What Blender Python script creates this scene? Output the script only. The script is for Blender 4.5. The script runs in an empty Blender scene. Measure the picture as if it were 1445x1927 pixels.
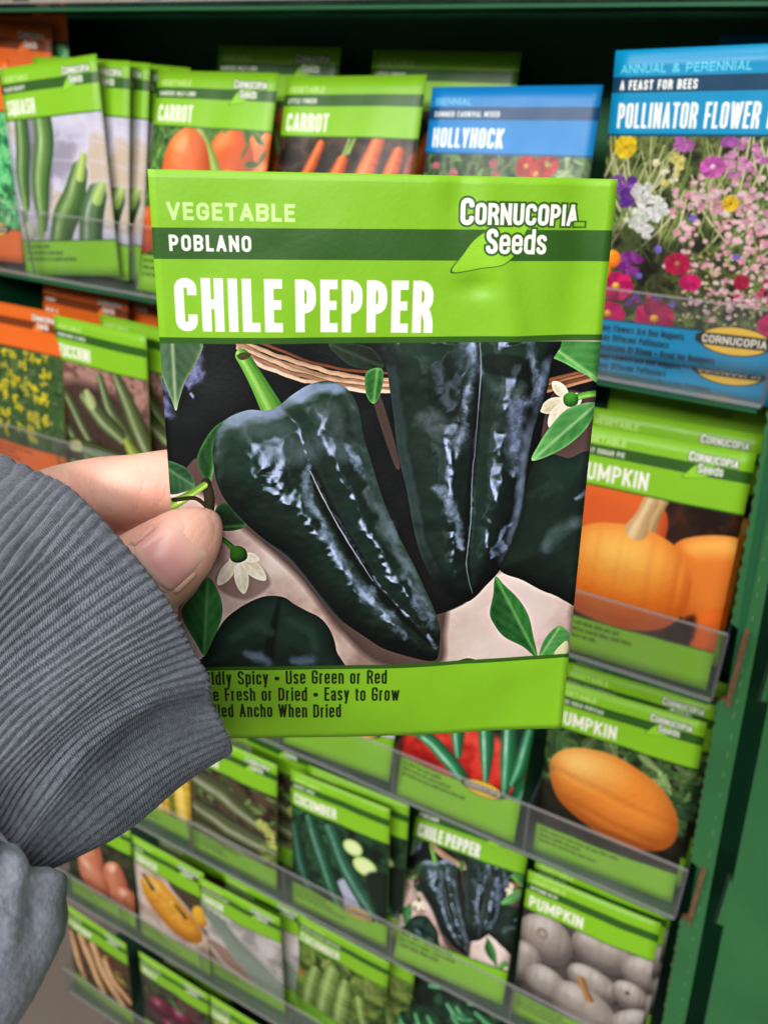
import bpy, bmesh, math, random
import numpy as np
from mathutils import Matrix, Vector

scene = bpy.context.scene
COL = scene.collection
RNG = np.random.default_rng(7)
random.seed(7)

# ------------------------------------------------------------------ camera, lights, exposure
CAMZ = 1.50                               # eye height above the shop floor
FPX, CX, CY = 1620.0, 722.5, 963.5        # focal length in photo pixels, principal point
M = np.array([[0.87204248, 0.24238713, -0.42519453],
              [0.48940249, -0.4226074, 0.76281596],
              [0.00520641, -0.87329918, -0.48715647]])   # camera (right, down, forward) -> rack axes (X along, Y into, Z up)
OFF = np.array([0.0, 0.0, CAMZ])

def cam_pt(x, y, z):
    """a point seen at photo pixel (x, y) at z metres in front of the lens"""
    return M @ (np.array([(x - CX) / FPX, (y - CY) / FPX, 1.0]) * z) + OFF

cd = bpy.data.cameras.new('camera')
cam = bpy.data.objects.new('camera', cd)
COL.objects.link(cam)
m4 = Matrix.Identity(4)
for r in range(3):
    m4[r][0] = M[r, 0]; m4[r][1] = -M[r, 1]; m4[r][2] = -M[r, 2]
m4[2][3] = CAMZ
cam.matrix_world = m4
cd.sensor_fit = 'VERTICAL'; cd.sensor_height = 24.0; cd.lens = FPX / 1927.0 * 24.0
cd.clip_start = 0.01; cd.clip_end = 60.0
cd.dof.use_dof = True; cd.dof.focus_distance = 0.166; cd.dof.aperture_fstop = 17.5
scene.camera = cam

world = bpy.data.worlds.new('World'); scene.world = world; world.use_nodes = True
bg = world.node_tree.nodes['Background']
bg.inputs[0].default_value = (0.97, 0.985, 1.0, 1); bg.inputs[1].default_value = 0.11

def area(name, loc, target, size, size_y, power, color):
    l = bpy.data.lights.new(name, 'AREA'); l.shape = 'RECTANGLE'
    l.size = size; l.size_y = size_y; l.energy = power; l.color = color
    o = bpy.data.objects.new(name, l); COL.objects.link(o)
    o.location = loc
    d = Vector(target) - Vector(loc)
    o.rotation_euler = d.to_track_quat('-Z', 'Y').to_euler()
    return o
# shop ceiling: fluorescent strips over the aisle
area('ceiling_light', (-0.95, -0.70, 2.75), (-0.25, 0.2, 1.3), 0.3, 2.0, 16, (1.0, 0.985, 0.95))
area('ceiling_light', (0.45, -0.70, 2.75), (-0.25, 0.2, 1.3), 0.3, 2.0, 16, (1.0, 0.985, 0.95))
area('ceiling_light', (-0.3, -2.1, 2.75), (-0.25, 0.2, 1.2), 2.4, 0.4, 62, (1.0, 0.985, 0.955))

vs = scene.view_settings
scene.display_settings.display_device = 'sRGB'
vs.view_transform = 'Standard'; vs.look = 'None'; vs.exposure = 0.0; vs.gamma = 1.0
try: vs.use_curve_mapping = False
except Exception: pass
cy = scene.cycles
cy.use_denoising = True
try: cy.denoiser = 'OPENIMAGEDENOISE'
except Exception: pass
cy.max_bounces = 8; cy.transparent_max_bounces = 24; cy.glossy_bounces = 3; cy.diffuse_bounces = 3

# ------------------------------------------------------------------ tags
def tag(o, label=None, cat=None, group=None, kind=None):
    if label: o['label'] = label
    if cat: o['category'] = cat
    if group: o['group'] = group
    if kind: o['kind'] = kind
    return o
def mesh_obj(name, verts, faces, mat=None, parent=None, smooth=False):
    me = bpy.data.meshes.new(name)
    me.from_pydata([tuple(map(float, v)) for v in verts], [], [tuple(f) for f in faces])
    me.update()
    if smooth:
        me.polygons.foreach_set('use_smooth', [True] * len(me.polygons))
    o = bpy.data.objects.new(name, me); COL.objects.link(o)
    if mat: me.materials.append(mat)
    if parent: o.parent = parent
    return o
def box(x0, x1, y0, y1, z0, z1):
    v = [(x0,y0,z0),(x1,y0,z0),(x1,y1,z0),(x0,y1,z0),(x0,y0,z1),(x1,y0,z1),(x1,y1,z1),(x0,y1,z1)]
    f = [(0,3,2,1),(4,5,6,7),(0,1,5,4),(1,2,6,5),(2,3,7,6),(3,0,4,7)]
    return v, f
def empty(name, loc=(0,0,0)):
    o = bpy.data.objects.new(name, None); COL.objects.link(o); o.location = loc
    o.empty_display_size = 0.01
    return o

# ------------------------------------------------------------------ print shop: a small painter for the packet fronts
def lin_noise(h, w, cell, seed):
    r = np.random.default_rng(seed)
    gh, gw = int(h / cell) + 3, int(w / cell) + 3
    g = r.random((gh, gw)).astype(np.float32)
    y = np.arange(h, dtype=np.float32) / cell; x = np.arange(w, dtype=np.float32) / cell
    yi = y.astype(int); xi = x.astype(int)
    fy = y - yi; fx = x - xi
    fy = (fy * fy * (3 - 2 * fy))[:, None]; fx = (fx * fx * (3 - 2 * fx))[None]
    a = g[yi][:, xi]; b = g[yi][:, xi + 1]; c = g[yi + 1][:, xi]; d = g[yi + 1][:, xi + 1]
    return (a * (1 - fx) + b * fx) * (1 - fy) + (c * (1 - fx) + d * fx) * fy
def fbm(h, w, cell, seed, oct=4):
    s = np.zeros((h, w), np.float32); a = 1.0; t = 0
    for o in range(oct):
        s += a * lin_noise(h, w, max(cell, 1.0), seed + 17 * o); t += a
        a *= 0.55; cell *= 0.5
    return s / t
def blur(a, r):
    r = int(round(r))
    if r < 1: return a
    for _ in range(3):
        for ax in (0, 1):
            p = np.pad(a, [(r + 1, r) if i == ax else (0, 0) for i in range(a.ndim)], mode='edge')
            c = np.cumsum(p, axis=ax, dtype=np.float64)
            n = a.shape[ax]
            if ax == 0: a = (c[2*r+1:2*r+1+n] - c[:n]) / (2*r+1)
            else: a = (c[:, 2*r+1:2*r+1+n] - c[:, :n]) / (2*r+1)
    return a.astype(np.float32)
def gnoise(h, w, cell, seed):
    """isotropic noise of about unit spread"""
    a = blur(np.random.default_rng(seed).standard_normal((h, w)).astype(np.float32), max(1, cell*.28))
    return (a - a.mean()) / (a.std() + 1e-9)
def spline(pts, closed=True, n=8):
    p = np.array(pts, float); m = len(p); out = []
    rng_ = range(m) if closed else range(m - 1)
    for i in rng_:
        if closed: a, b, c, d = p[(i-1) % m], p[i], p[(i+1) % m], p[(i+2) % m]
        else: a, b, c, d = p[max(i-1, 0)], p[i], p[i+1], p[min(i+2, m-1)]
        for k in range(n):
            t = k / n
            out.append(0.5*((2*b)+(-a+c)*t+(2*a-5*b+4*c-d)*t*t+(-a+3*b-3*c+d)*t**3))
    if not closed: out.append(p[-1])
    return np.array(out)
def c3(c): return np.array(c, np.float32) / 255.0

class Art:
    """canvas of w pixels; units: 100 across, 139.4 down (s pixels to the unit)"""
    def __init__(s, w, base=(255, 255, 255)):
        s.w = w; s.h = int(round(w * 1.394)); s.s = w / 100.0
        s.a = np.empty((s.h, s.w, 3), np.float32); s.a[:] = c3(base)
        s.clip = None                               # (y0, y1) in units
    def win(s, lo, hi, pad):
        x0 = max(0, int(lo[0] - pad)); x1 = min(s.w, int(hi[0] + pad) + 2)
        y0 = max(0, int(lo[1] - pad)); y1 = min(s.h, int(hi[1] + pad) + 2)
        if s.clip:
            y0 = max(y0, int(s.clip[0] * s.s)); y1 = min(y1, int(s.clip[1] * s.s))
        if x1 <= x0 or y1 <= y0: return None
        yy, xx = np.mgrid[y0:y1, x0:x1].astype(np.float32)
        return slice(y0, y1), slice(x0, x1), xx + .5, yy + .5
    def blend(s, ys, xs, m, col):
        m = np.clip(m, 0, 1)[..., None]
        s.a[ys, xs] = s.a[ys, xs] * (1 - m) + col * m
    def rect(s, x0, y0, x1, y1, col):
        k = s.s; s.a[int(round(y0*k)):int(round(y1*k)), int(round(x0*k)):int(round(x1*k))] = c3(col)
    def sdf(s, poly, xx, yy):
        d = np.full(xx.shape, 1e9, np.float32); ins = np.zeros(xx.shape, bool)
        q = np.roll(poly, -1, 0)
        for (ax, ay), (bx, by) in zip(poly, q):
            ex, ey = bx - ax, by - ay
            l = ex*ex + ey*ey
            if l < 1e-9: continue
            wx, wy = xx - ax, yy - ay
            t = np.clip((wx*ex + wy*ey) / l, 0, 1)
            d = np.minimum(d, (wx - ex*t)**2 + (wy - ey*t)**2)
            if ay != by:
                ins ^= ((ay > yy) != (by > yy)) & (xx < ex * (yy - ay) / (by - ay) + ax)
        d = np.sqrt(d)
        return np.where(ins, -d, d)
    def shape(s, pts, col, soft=0.7, smooth=True, alpha=1.0, n=6):
        poly = (spline(pts, True, n) if smooth else np.array(pts, float)) * s.s
        w = s.win(poly.min(0), poly.max(0), soft + 2)
        if w is None: return
        ys, xs, xx, yy = w
        d = s.sdf(poly, xx, yy)
        s.blend(ys, xs, alpha * np.clip(0.5 - d / (2 * soft), 0, 1), c3(col))
    def solid(s, pts, col, dark, light=None, R=20.0, L=(-0.4, -0.6, 0.7), spec=0.0, sp=30, speccol=(255,255,255),
              bump=0.0, cell=8, seed=1, ribs=None, amb=0.25, n=6, tone=None, soft=0.7):
        """a rounded body photographed for the print: its outline is inflated to a form and shaded"""
        poly = spline(pts, True, n) * s.s
        w = s.win(poly.min(0), poly.max(0), 3)
        if w is None: return None
        ys, xs, xx, yy = w
        d = s.sdf(poly, xx, yy); Rp = R * s.s
        t = np.clip(-d / Rp, 0, 1)
        z = Rp * np.sqrt(np.maximum(1 - (1 - t)**2, 0))
        z = blur(z, 0.05 * Rp + 1)
        if ribs is not None: z = z + ribs(xx / s.s, yy / s.s) * s.s
        if bump: z = z + bump * s.s * fbm(z.shape[0], z.shape[1], cell * s.s, seed)
        gy, gx = np.gradient(z)
        nz = 1 / np.sqrt(gx*gx + gy*gy + 1); nx, ny = -gx*nz, -gy*nz
        Lv = np.array(L, float); Lv /= np.linalg.norm(Lv)
        dif = np.clip(nx*Lv[0] + ny*Lv[1] + nz*Lv[2], 0, 1)
        f = np.clip(amb + (1 - amb) * dif, 0, 1)[..., None]
        c, dk = c3(col), c3(dark)
        if tone is not None:
            tn = np.clip(tone(xx / s.s, yy / s.s), 0, 1)[..., None]
            c = c * (1 - tn) + c3(light) * tn
            rgb = dk * (1 - f) + c * f
        else:
            rgb = dk * (1 - f) + c * f
            if light is not None:
                g = np.clip((dif - 0.8) / 0.2, 0, 1)[..., None]**1.5
                rgb = rgb * (1 - g*.7) + c3(light) * g*.7
        if spec:
            hz = Lv + np.array([0, 0, 1.]); hz /= np.linalg.norm(hz)
            sv = np.clip(nx*hz[0] + ny*hz[1] + nz*hz[2], 0, 1)**sp
            rgb = rgb + (c3(speccol) - rgb) * (spec * sv)[..., None]
        s.blend(ys, xs, np.clip(0.5 - d / (2*soft), 0, 1), rgb)
        return d
    def tube(s, pts, rad, col, dark, light=None, side=-0.35, spec=0.0, stripes=0.0, seed=1, soft=0.7, alpha=1.0, rough=0.0,
             rings=0.0, round_ends=True):
        """a long body (carrot, marrow, stem) along a curve; rad in units at each control point"""
        p = spline(np.column_stack([np.array(pts, float), np.array(rad, float)]), False, 7)
        c = p[:, :2] * s.s; r = p[:, 2] * s.s; rm = r.max()
        w = s.win(c.min(0), c.max(0), rm + 3)
        if w is None: return
        ys, xs, xx, yy = w
        if rough:
            nz = fbm(xx.shape[0], xx.shape[1], 6*s.s, seed + 5) - .5
            nz2 = fbm(xx.shape[0], xx.shape[1], 6*s.s, seed + 9) - .5
            xx = xx + nz * rough * s.s; yy = yy + nz2 * rough * s.s
        best = np.full(xx.shape, 1e9, np.float32); lat = np.zeros_like(xx); al = np.zeros_like(xx); rr = np.ones_like(xx)
        acc = 0.0
        for i in range(len(c) - 1):
            ax, ay = c[i]; ex, ey = c[i+1] - c[i]
            L2 = ex*ex + ey*ey
            if L2 < 1e-9: continue
            Ln = math.sqrt(L2)
            wx, wy = xx - ax, yy - ay
            t = (wx*ex + wy*ey) / L2
            tc = np.clip(t, 0, 1)
            dd = np.hypot(wx - ex*tc, wy - ey*tc)
            ri = r[i] + (r[i+1] - r[i]) * tc
            q = dd - ri
            m = q < best
            best = np.where(m, q, best)
            lt = (wx*ey - wy*ex) / Ln
            lat = np.where(m, lt / np.maximum(ri, .5), lat)
            al = np.where(m, acc + tc*Ln, al); rr = np.where(m, ri, rr)
            acc += Ln
        u = np.clip(lat, -1, 1)
        nzv = np.sqrt(np.maximum(1 - u*u, 0))
        f = np.clip(0.15 + 0.85 * (nzv * .8 + u * side * .9), 0, 1)
        if stripes:
            st = lin_noise(1, 400, 14, seed)[0]
            f = f + stripes * (st[np.clip(((u + 1) * 199).astype(int), 0, 399)] - .5)
        if rings:
            st = lin_noise(1, 2000, 2.2 * s.s, seed + 3)[0]
            f = f + rings * (st[np.clip(al.astype(int), 0, 1999)] - .5)
        f = np.clip(f, 0, 1)[..., None]
        rgb = c3(dark) * (1 - f) + c3(col) * f
        if light is not None:
            g = np.exp(-((u - side * .9) / 0.28)**2)[..., None]
            rgb = rgb * (1 - g * .6) + c3(light) * g * .6
        if spec:
            g = np.exp(-((u - side * 1.1) / 0.12)**2) * fbm(u.shape[0], u.shape[1], 10*s.s, seed + 2)
            rgb = rgb + (1 - rgb) * (spec * np.clip(g*1.6 - .25, 0, 1))[..., None]
        s.blend(ys, xs, alpha * np.clip(0.5 - best / (2*soft), 0, 1), rgb)
    def glint(s, pts, rad, col, alpha=0.9, rough=3.0, seed=1, soft=1.2, cell=4.0, hole=0.5):
        """a torn-edged highlight of a wrinkled glossy skin"""
        p = spline(np.column_stack([np.array(pts, float), np.array(rad, float)]), False, 5)
        c = p[:, :2] * s.s; r = p[:, 2] * s.s
        w = s.win(c.min(0), c.max(0), r.max()*1.7 + rough * s.s + 4)
        if w is None: return
        ys, xs, xx, yy = w
        H, W = xx.shape
        n1 = fbm(H, W, cell*s.s, seed, 4) - .5; n2 = fbm(H, W, cell*s.s, seed + 50, 4) - .5
        x2 = xx + n1 * rough * 2 * s.s; y2 = yy + n2 * rough * 2 * s.s
        best = np.full(xx.shape, 1e9, np.float32); rr = np.ones_like(xx)
        for i in range(len(c) - 1):
            ax, ay = c[i]; ex, ey = c[i+1] - c[i]; L2 = ex*ex + ey*ey + 1e-9
            wx, wy = x2 - ax, y2 - ay
            tc = np.clip((wx*ex + wy*ey) / L2, 0, 1)
            ri = r[i] + (r[i+1] - r[i]) * tc
            q = np.hypot(wx - ex*tc, wy - ey*tc) - ri
            m = q < best
            best = np.where(m, q, best); rr = np.where(m, ri, rr)
        halo = np.clip(-(best - rr*.5) / np.maximum(rr * 1.3, 1), 0, 1)**1.4
        s.blend(ys, xs, alpha * .42 * halo, c3(col) * .8)
        prof = np.clip(-best / np.maximum(rr * soft * .62, 1), 0, 1)
        ang = (fbm(H, W, cell*1.4*s.s, seed + 5, 2) - .5)*2
        tex = np.clip(1.22 - hole + ang*hole*.9 + (fbm(H, W, cell*.6*s.s, seed + 9, 4) - .5) * 3.0 * hole, 0, 1.1)
        s.blend(ys, xs, alpha * prof * tex, c3(col))
    def glossy(s, outline, lobes, col, dark, boxes, R=14.0, RL=7.0, lobe=.8, bump=1.0, cell=9, fine=.22, fcell=2.6, seed=1, rim=(40, 84, 46), tilt=(0, 0)):
        """a shiny folded fruit photographed for the print: lobes are inflated, wrinkled, and mirror the studio's light boxes"""
        poly = spline(outline, True, 6) * s.s
        w = s.win(poly.min(0), poly.max(0), 3)
        ys, xs, xx, yy = w
        d = s.sdf(poly, xx, yy); H, W = xx.shape
        def infl(dd, r): 
            t = np.clip(-dd / (r*s.s), 0, 1); return r*s.s*np.sqrt(np.maximum(1 - (1 - t)**2, 0))
        z = infl(d, R)
        zl = np.zeros_like(z)
        for L in lobes: zl = np.maximum(zl, infl(s.sdf(spline(L, True, 6)*s.s, xx, yy), RL))
        z = z*.75 + blur(zl, .35*s.s)*lobe
        z = blur(z, 1.15*s.s)
        z = z + bump*s.s*.30*gnoise(H, W, cell*s.s, seed) + bump*s.s*.13*gnoise(H, W, cell*.45*s.s, seed + 3) + fine*s.s*.22*gnoise(H, W, fcell*.7*s.s, seed + 31)
        gy, gx = np.gradient(z); nz = 1/np.sqrt(gx*gx + gy*gy + 1); nx, ny = -gx*nz, -gy*nz
        nx = nx + tilt[0]; ny = ny + tilt[1]
        rx, ry = 2*nz*nx, 2*nz*ny
        dif = np.clip(-.3*nx - .5*ny + .8*nz, 0, 1)[..., None]
        rgb = c3(dark)*(1 - dif) + c3(col)*dif
        edge = np.clip(1 - nz*1.25, 0, 1)[..., None]*np.clip(.5 - ny*1.2, 0, 1)[..., None]
        rgb = rgb*(1 - edge*.6) + c3(rim)*edge*.6
        sm = lambda v, a, b: np.clip((v - a)/(b - a), 0, 1)
        for (x0, x1, y0, y1, so, c, al) in boxes:
            f = sm(rx, x0, x0 + so)*(1 - sm(rx, x1 - so, x1))*sm(ry, y0, y0 + so)*(1 - sm(ry, y1 - so, y1))
            f = f*(.72 + .56*fbm(H, W, 5*s.s, seed + 77, 4))
            rgb = rgb + (c3(c) - rgb)*np.clip(al*f, 0, 1)[..., None]
        s.blend(ys, xs, np.clip(.5 - d/1.6, 0, 1), rgb)
    def leaf(s, pts, col, dark, vein=(150, 190, 110), tip=None, base=None, seed=1, va=0.6):
        poly = spline(pts, True, 6) * s.s
        w = s.win(poly.min(0), poly.max(0), 3)
        if w is None: return
        ys, xs, xx, yy = w
        d = s.sdf(poly, xx, yy)
        b = np.array(base if base is not None else pts[0], float) * s.s; t = np.array(tip, float) * s.s if tip is not None else poly.mean(0)*2 - b
        ax = t - b; Ln = np.hypot(*ax); ax = ax / Ln
        al = ((xx - b[0])*ax[0] + (yy - b[1])*ax[1]) / Ln
        la = (-(xx - b[0])*ax[1] + (yy - b[1])*ax[0]) / s.s
        n = fbm(xx.shape[0], xx.shape[1], 5*s.s, seed)
        wb = fbm(xx.shape[0], xx.shape[1], 9*s.s, seed + 70, 2); side = np.sin((al * 9 - np.abs(la) * .8 + wb*1.5) * 3.1) * .07
        f = np.clip(.45 + (n - .5) * .9 + side + np.where(la > 0, .16, -.10), 0, 1)[..., None]
        rgb = c3(dark) * (1 - f) + c3(col) * f
        v = va * np.exp(-(la / .45)**2) * (al > 0) * (al < 1)
        rgb = rgb * (1 - v[..., None]) + c3(vein) * v[..., None]
        e = np.exp(-(d / (0.5*s.s))**2)[..., None] * .35
        rgb = rgb * (1 - e) + c3(vein) * e
        s.blend(ys, xs, np.clip(.5 - d / 1.4, 0, 1), rgb)
    def field(s, y0, y1, cols, cell, seed=1, oct=5, sharp=1.6):
        """mottled ground of several colours"""
        a, b = int(y0 * s.s), min(s.h, int(math.ceil(y1 * s.s)))
        n = fbm(b - a, s.w, cell * s.s, seed, oct)
        n = np.clip((n - .5) * sharp * 1.6 + .5, 0, .9999) * (len(cols) - 1)
        i = n.astype(int); f = (n - i)[..., None]
        C = np.array([c3(c) for c in cols])
        s.a[a:b] = C[i] * (1 - f) + C[np.minimum(i + 1, len(cols) - 1)] * f
    def grain(s, y0, y1, amp, seed=3):
        a, b = int(y0 * s.s), min(s.h, int(y1 * s.s))
        r = np.random.default_rng(seed)
        s.a[a:b] += (r.random((b - a, s.w, 1)).astype(np.float32) - .5) * amp
    def leaves(s, n, x0, x1, y0, y1, size, cols, seed=1, light=0.3):
        r = np.random.default_rng(seed)
        for _ in range(n):
            x, y = r.uniform(x0, x1), r.uniform(y0, y1); a = r.uniform(0, 6.28); l = size * r.uniform(.6, 1.3); w = l * r.uniform(.28, .45)
            ca, sa = math.cos(a), math.sin(a)
            P = [(x + ca*px*l - sa*py*w, y + sa*px*l + ca*py*w) for px, py in ((-1, 0), (-.3, .8), (.4, .7), (1, 0), (.4, -.7), (-.3, -.8))]
            c = np.array(cols[r.integers(len(cols))], float) * r.uniform(.75, 1.2)
            s.leaf(P, np.clip(c, 0, 255), np.clip(c * .45, 0, 255), np.clip(c * 1.5, 0, 255), tip=P[3], base=P[0], seed=int(r.integers(999)), va=light)
    def flower(s, x, y, rad, col, dark, eye, petals=8, seed=1, width=.42):
        r = np.random.default_rng(seed); a0 = r.uniform(0, 6)
        sq = r.uniform(.7, 1.0)
        for k in range(petals):
            a = a0 + k * 6.2832 / petals; ca, sa = math.cos(a), math.sin(a) * sq
            wd = rad * width
            P = [(x, y), (x + ca*rad*.5 - sa*wd, y + sa*rad*.5 + ca*wd), (x + ca*rad - sa*wd*.6, y + sa*rad + ca*wd*.6),
                 (x + ca*rad + sa*wd*.6, y + sa*rad - ca*wd*.6), (x + ca*rad*.5 + sa*wd, y + sa*rad*.5 - ca*wd)]
            f = r.uniform(.8, 1.12)
            s.leaf(P, np.clip(np.array(col, float)*f, 0, 255), np.clip(np.array(dark, float)*f, 0, 255), col, tip=(x+ca*rad, y+sa*rad), base=(x, y), seed=int(r.integers(999)), va=.1)
        if eye is not None: s.solid([(x + rad*.22*math.cos(t), y + rad*.2*math.sin(t)) for t in np.linspace(0, 5.5, 8)], eye, np.array(eye)*.5, R=rad*.2)

# --- lettering: grotesque capitals and small letters as strokes on a unit body (third value 1 = rounded corner)
GL = {
 'A': (1.05, [[(0,0),(.5,1),(1,0)],[(.2,.27),(.8,.27)]]), 'B': (1, [[(0,0),(0,1),(1,1,1),(1,.53,1),(0,.53)],[(.5,.53),(1,.53,1),(1,0,1),(0,0)]]),
 'C': (1, [[(1,.72),(1,1,1),(0,1,1),(0,0,1),(1,0,1),(1,.28)]]), 'D': (1, [[(0,.5),(0,1),(1,1,1),(1,0,1),(0,0),(0,.5)]]),
 'E': (.82, [[(1,1),(0,1),(0,0),(1,0)],[(0,.52),(.88,.52)]]), 'F': (.8, [[(1,1),(0,1),(0,0)],[(0,.5),(.88,.5)]]),
 'G': (1, [[(1,.68),(1,1,1),(0,1,1),(0,0,1),(1,0,1),(1,.46),(.6,.46)]]), 'H': (1, [[(0,0),(0,1)],[(1,0),(1,1)],[(0,.52),(1,.52)]]),
 'I': (0, [[(.5,0),(.5,1)]]), 'J': (.8, [[(1,1),(1,0,1),(0,0,1),(0,.3)]]), 'K': (1.02, [[(0,0),(0,1)],[(1,1),(.06,.4)],[(.32,.6),(1,0)]]),
 'L': (.8, [[(0,1),(0,0),(1,0)]]), 'M': (1.4, [[(0,0),(0,1),(.5,.2),(1,1),(1,0)]]), 'N': (1.05, [[(0,0),(0,1),(1,0),(1,1)]]),
 'O': (1, [[(.5,1),(1,1,1),(1,0,1),(0,0,1),(0,1,1),(.5,1)]]), 'P': (.98, [[(0,0),(0,1),(1,1,1),(1,.43,1),(0,.43)]]),
 'Q': (1, [[(.5,1),(1,1,1),(1,0,1),(0,0,1),(0,1,1),(.5,1)],[(.6,.25),(1.0,-.05)]]),
 'R': (1, [[(0,0),(0,1),(1,1,1),(1,.48,1),(0,.48)],[(.55,.48),(1,.30,1),(1,0)]]),
 'S': (.98, [[(1,.75),(1,1,1),(0,1,1),(0,.58,1),(1,.42,1),(1,0,1),(0,0,1),(0,.26)]]),
 'T': (.92, [[(0,1),(1,1)],[(.5,0),(.5,1)]]), 'U': (1, [[(0,1),(0,0,1),(1,0,1),(1,1)]]), 'V': (1.02, [[(0,1),(.5,0),(1,1)]]),
 'W': (1.5, [[(0,1),(.25,0),(.5,.95),(.75,0),(1,1)]]), 'X': (1, [[(0,0),(1,1)],[(0,1),(1,0)]]), 'Y': (1.02, [[(0,1),(.5,.42),(1,1)],[(.5,0),(.5,.42)]]),
 'Z': (.9, [[(0,1),(1,1),(0,0),(1,0)]]), '&': (1.1, [[(1,0),(.15,.72),(.15,1,1),(.7,1,1),(.7,.7),(0,.35,1),(0,0,1),(.8,0,1),(1,.42)]]),
 '-': (.5, [[(0,.42),(1,.42)]]), '.': (0, [[(.5,0),(.5,.02)]]), '\u2022': (.8, [[(0.2,.36),(.8,.36)],[(0,.44),(1,.44)],[(.2,.52),(.8,.52)]]),
 'a': (.85, [[(0,.56),(0,.74,1),(1,.74,1),(1,0)],[(1,.42),(0,.42,1),(0,0,1),(1,0,1),(1,.2)]]), 'b': (.88, [[(0,0),(0,1)],[(0,.5),(0,.74,1),(1,.74,1),(1,0,1),(0,0,1),(0,.2)]]),
 'c': (.85, [[(1,.5),(1,.74,1),(0,.74,1),(0,0,1),(1,0,1),(1,.24)]]), 'd': (.88, [[(1,0),(1,1)],[(1,.5),(1,.74,1),(0,.74,1),(0,0,1),(1,0,1),(1,.2)]]),
 'e': (.88, [[(0,.38),(1,.38),(1,.74,1),(0,.74,1),(0,0,1),(1,0,1),(1,.16)]]), 'f': (.55, [[(.3,0),(.3,1,1),(1,1)],[(0,.72),(1,.72)]]),
 'g': (.88, [[(1,.5),(1,.74,1),(0,.74,1),(0,0,1),(1,0,1),(1,.2)],[(1,.74),(1,-.24,1),(0,-.24,1),(0,-.15)]]), 'h': (.88, [[(0,0),(0,1)],[(0,.5),(0,.74,1),(1,.74,1),(1,0)]]),
 'i': (0, [[(.5,0),(.5,.74)],[(.5,.97),(.5,1.0)]]), 'j': (.3, [[(1,.74),(1,-.24)]]), 'k': (.85, [[(0,0),(0,1)],[(1,.74),(.05,.3)],[(.35,.45),(1,0)]]), 'l': (0, [[(.5,0),(.5,1)]]),
 'm': (1.45, [[(0,0),(0,.74)],[(0,.5),(0,.74,1),(.5,.74,1),(.5,0)],[(.5,.5),(.5,.74,1),(1,.74,1),(1,0)]]), 'n': (.88, [[(0,0),(0,.74)],[(0,.5),(0,.74,1),(1,.74,1),(1,0)]]),
 'o': (.88, [[(.5,.74),(1,.74,1),(1,0,1),(0,0,1),(0,.74,1),(.5,.74)]]), 'p': (.88, [[(0,-.24),(0,.74)],[(0,.5),(0,.74,1),(1,.74,1),(1,0,1),(0,0,1),(0,.2)]]),
 'q': (.88, [[(1,-.24),(1,.74)],[(1,.5),(1,.74,1),(0,.74,1),(0,0,1),(1,0,1),(1,.2)]]), 'r': (.60, [[(0,0),(0,.74)],[(0,.36),(0,.74,1),(1,.72)]]),
 's': (.8, [[(1,.58),(1,.74,1),(0,.74,1),(0,.45,1),(1,.30,1),(1,0,1),(0,0,1),(0,.16)]]), 't': (.55, [[(.3,.95),(.3,0,1),(1,0)],[(0,.72),(1,.72)]]),
 'u': (.88, [[(0,.74),(0,0,1),(1,0,1),(1,.2)],[(1,0),(1,.74)]]), 'v': (.85, [[(0,.74),(.5,0),(1,.74)]]), 'w': (1.35, [[(0,.74),(.25,0),(.5,.7),(.75,0),(1,.74)]]),
 'x': (.85, [[(0,0),(1,.74)],[(0,.74),(1,0)]]), 'y': (.85, [[(0,.74),(.5,.02)],[(1,.74),(.3,-.26)]]), 'z': (.8, [[(0,.74),(1,.74),(0,0),(1,0)]]),
}
def round_path(path, R):
    out = []; sharp = []
    m = len(path)
    for i, p in enumerate(path):
        P = np.array(p[:2], float)
        if len(p) == 3 and 0 < i < m - 1:
            A = np.array(path[i-1][:2], float); B = np.array(path[i+1][:2], float)
            la, lb = np.linalg.norm(A - P), np.linalg.norm(B - P)
            ka = la if len(path[i-1]) < 3 else la / 2; kb = lb if len(path[i+1]) < 3 else lb / 2
            r = min(R, ka, kb)
            a = P + (A - P) / max(la, 1e-6) * r; b = P + (B - P) / max(lb, 1e-6) * r
            for t in np.linspace(0, 1, 8):
                out.append((1-t)**2*a + 2*(1-t)*t*(P*.9 + (a+b)/2*.1) + t*t*b); sharp.append(False)
        else: out.append(P); sharp.append(True)
    return np.array(out), sharp
def text_width(txt, h, wf, gap, t):
    x = 0
    for ch in txt:
        if ch == ' ': x += wf * h * .52 + gap; continue
        x += max(GL[ch][0] * wf * h, t) + gap
    return x - gap
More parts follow.
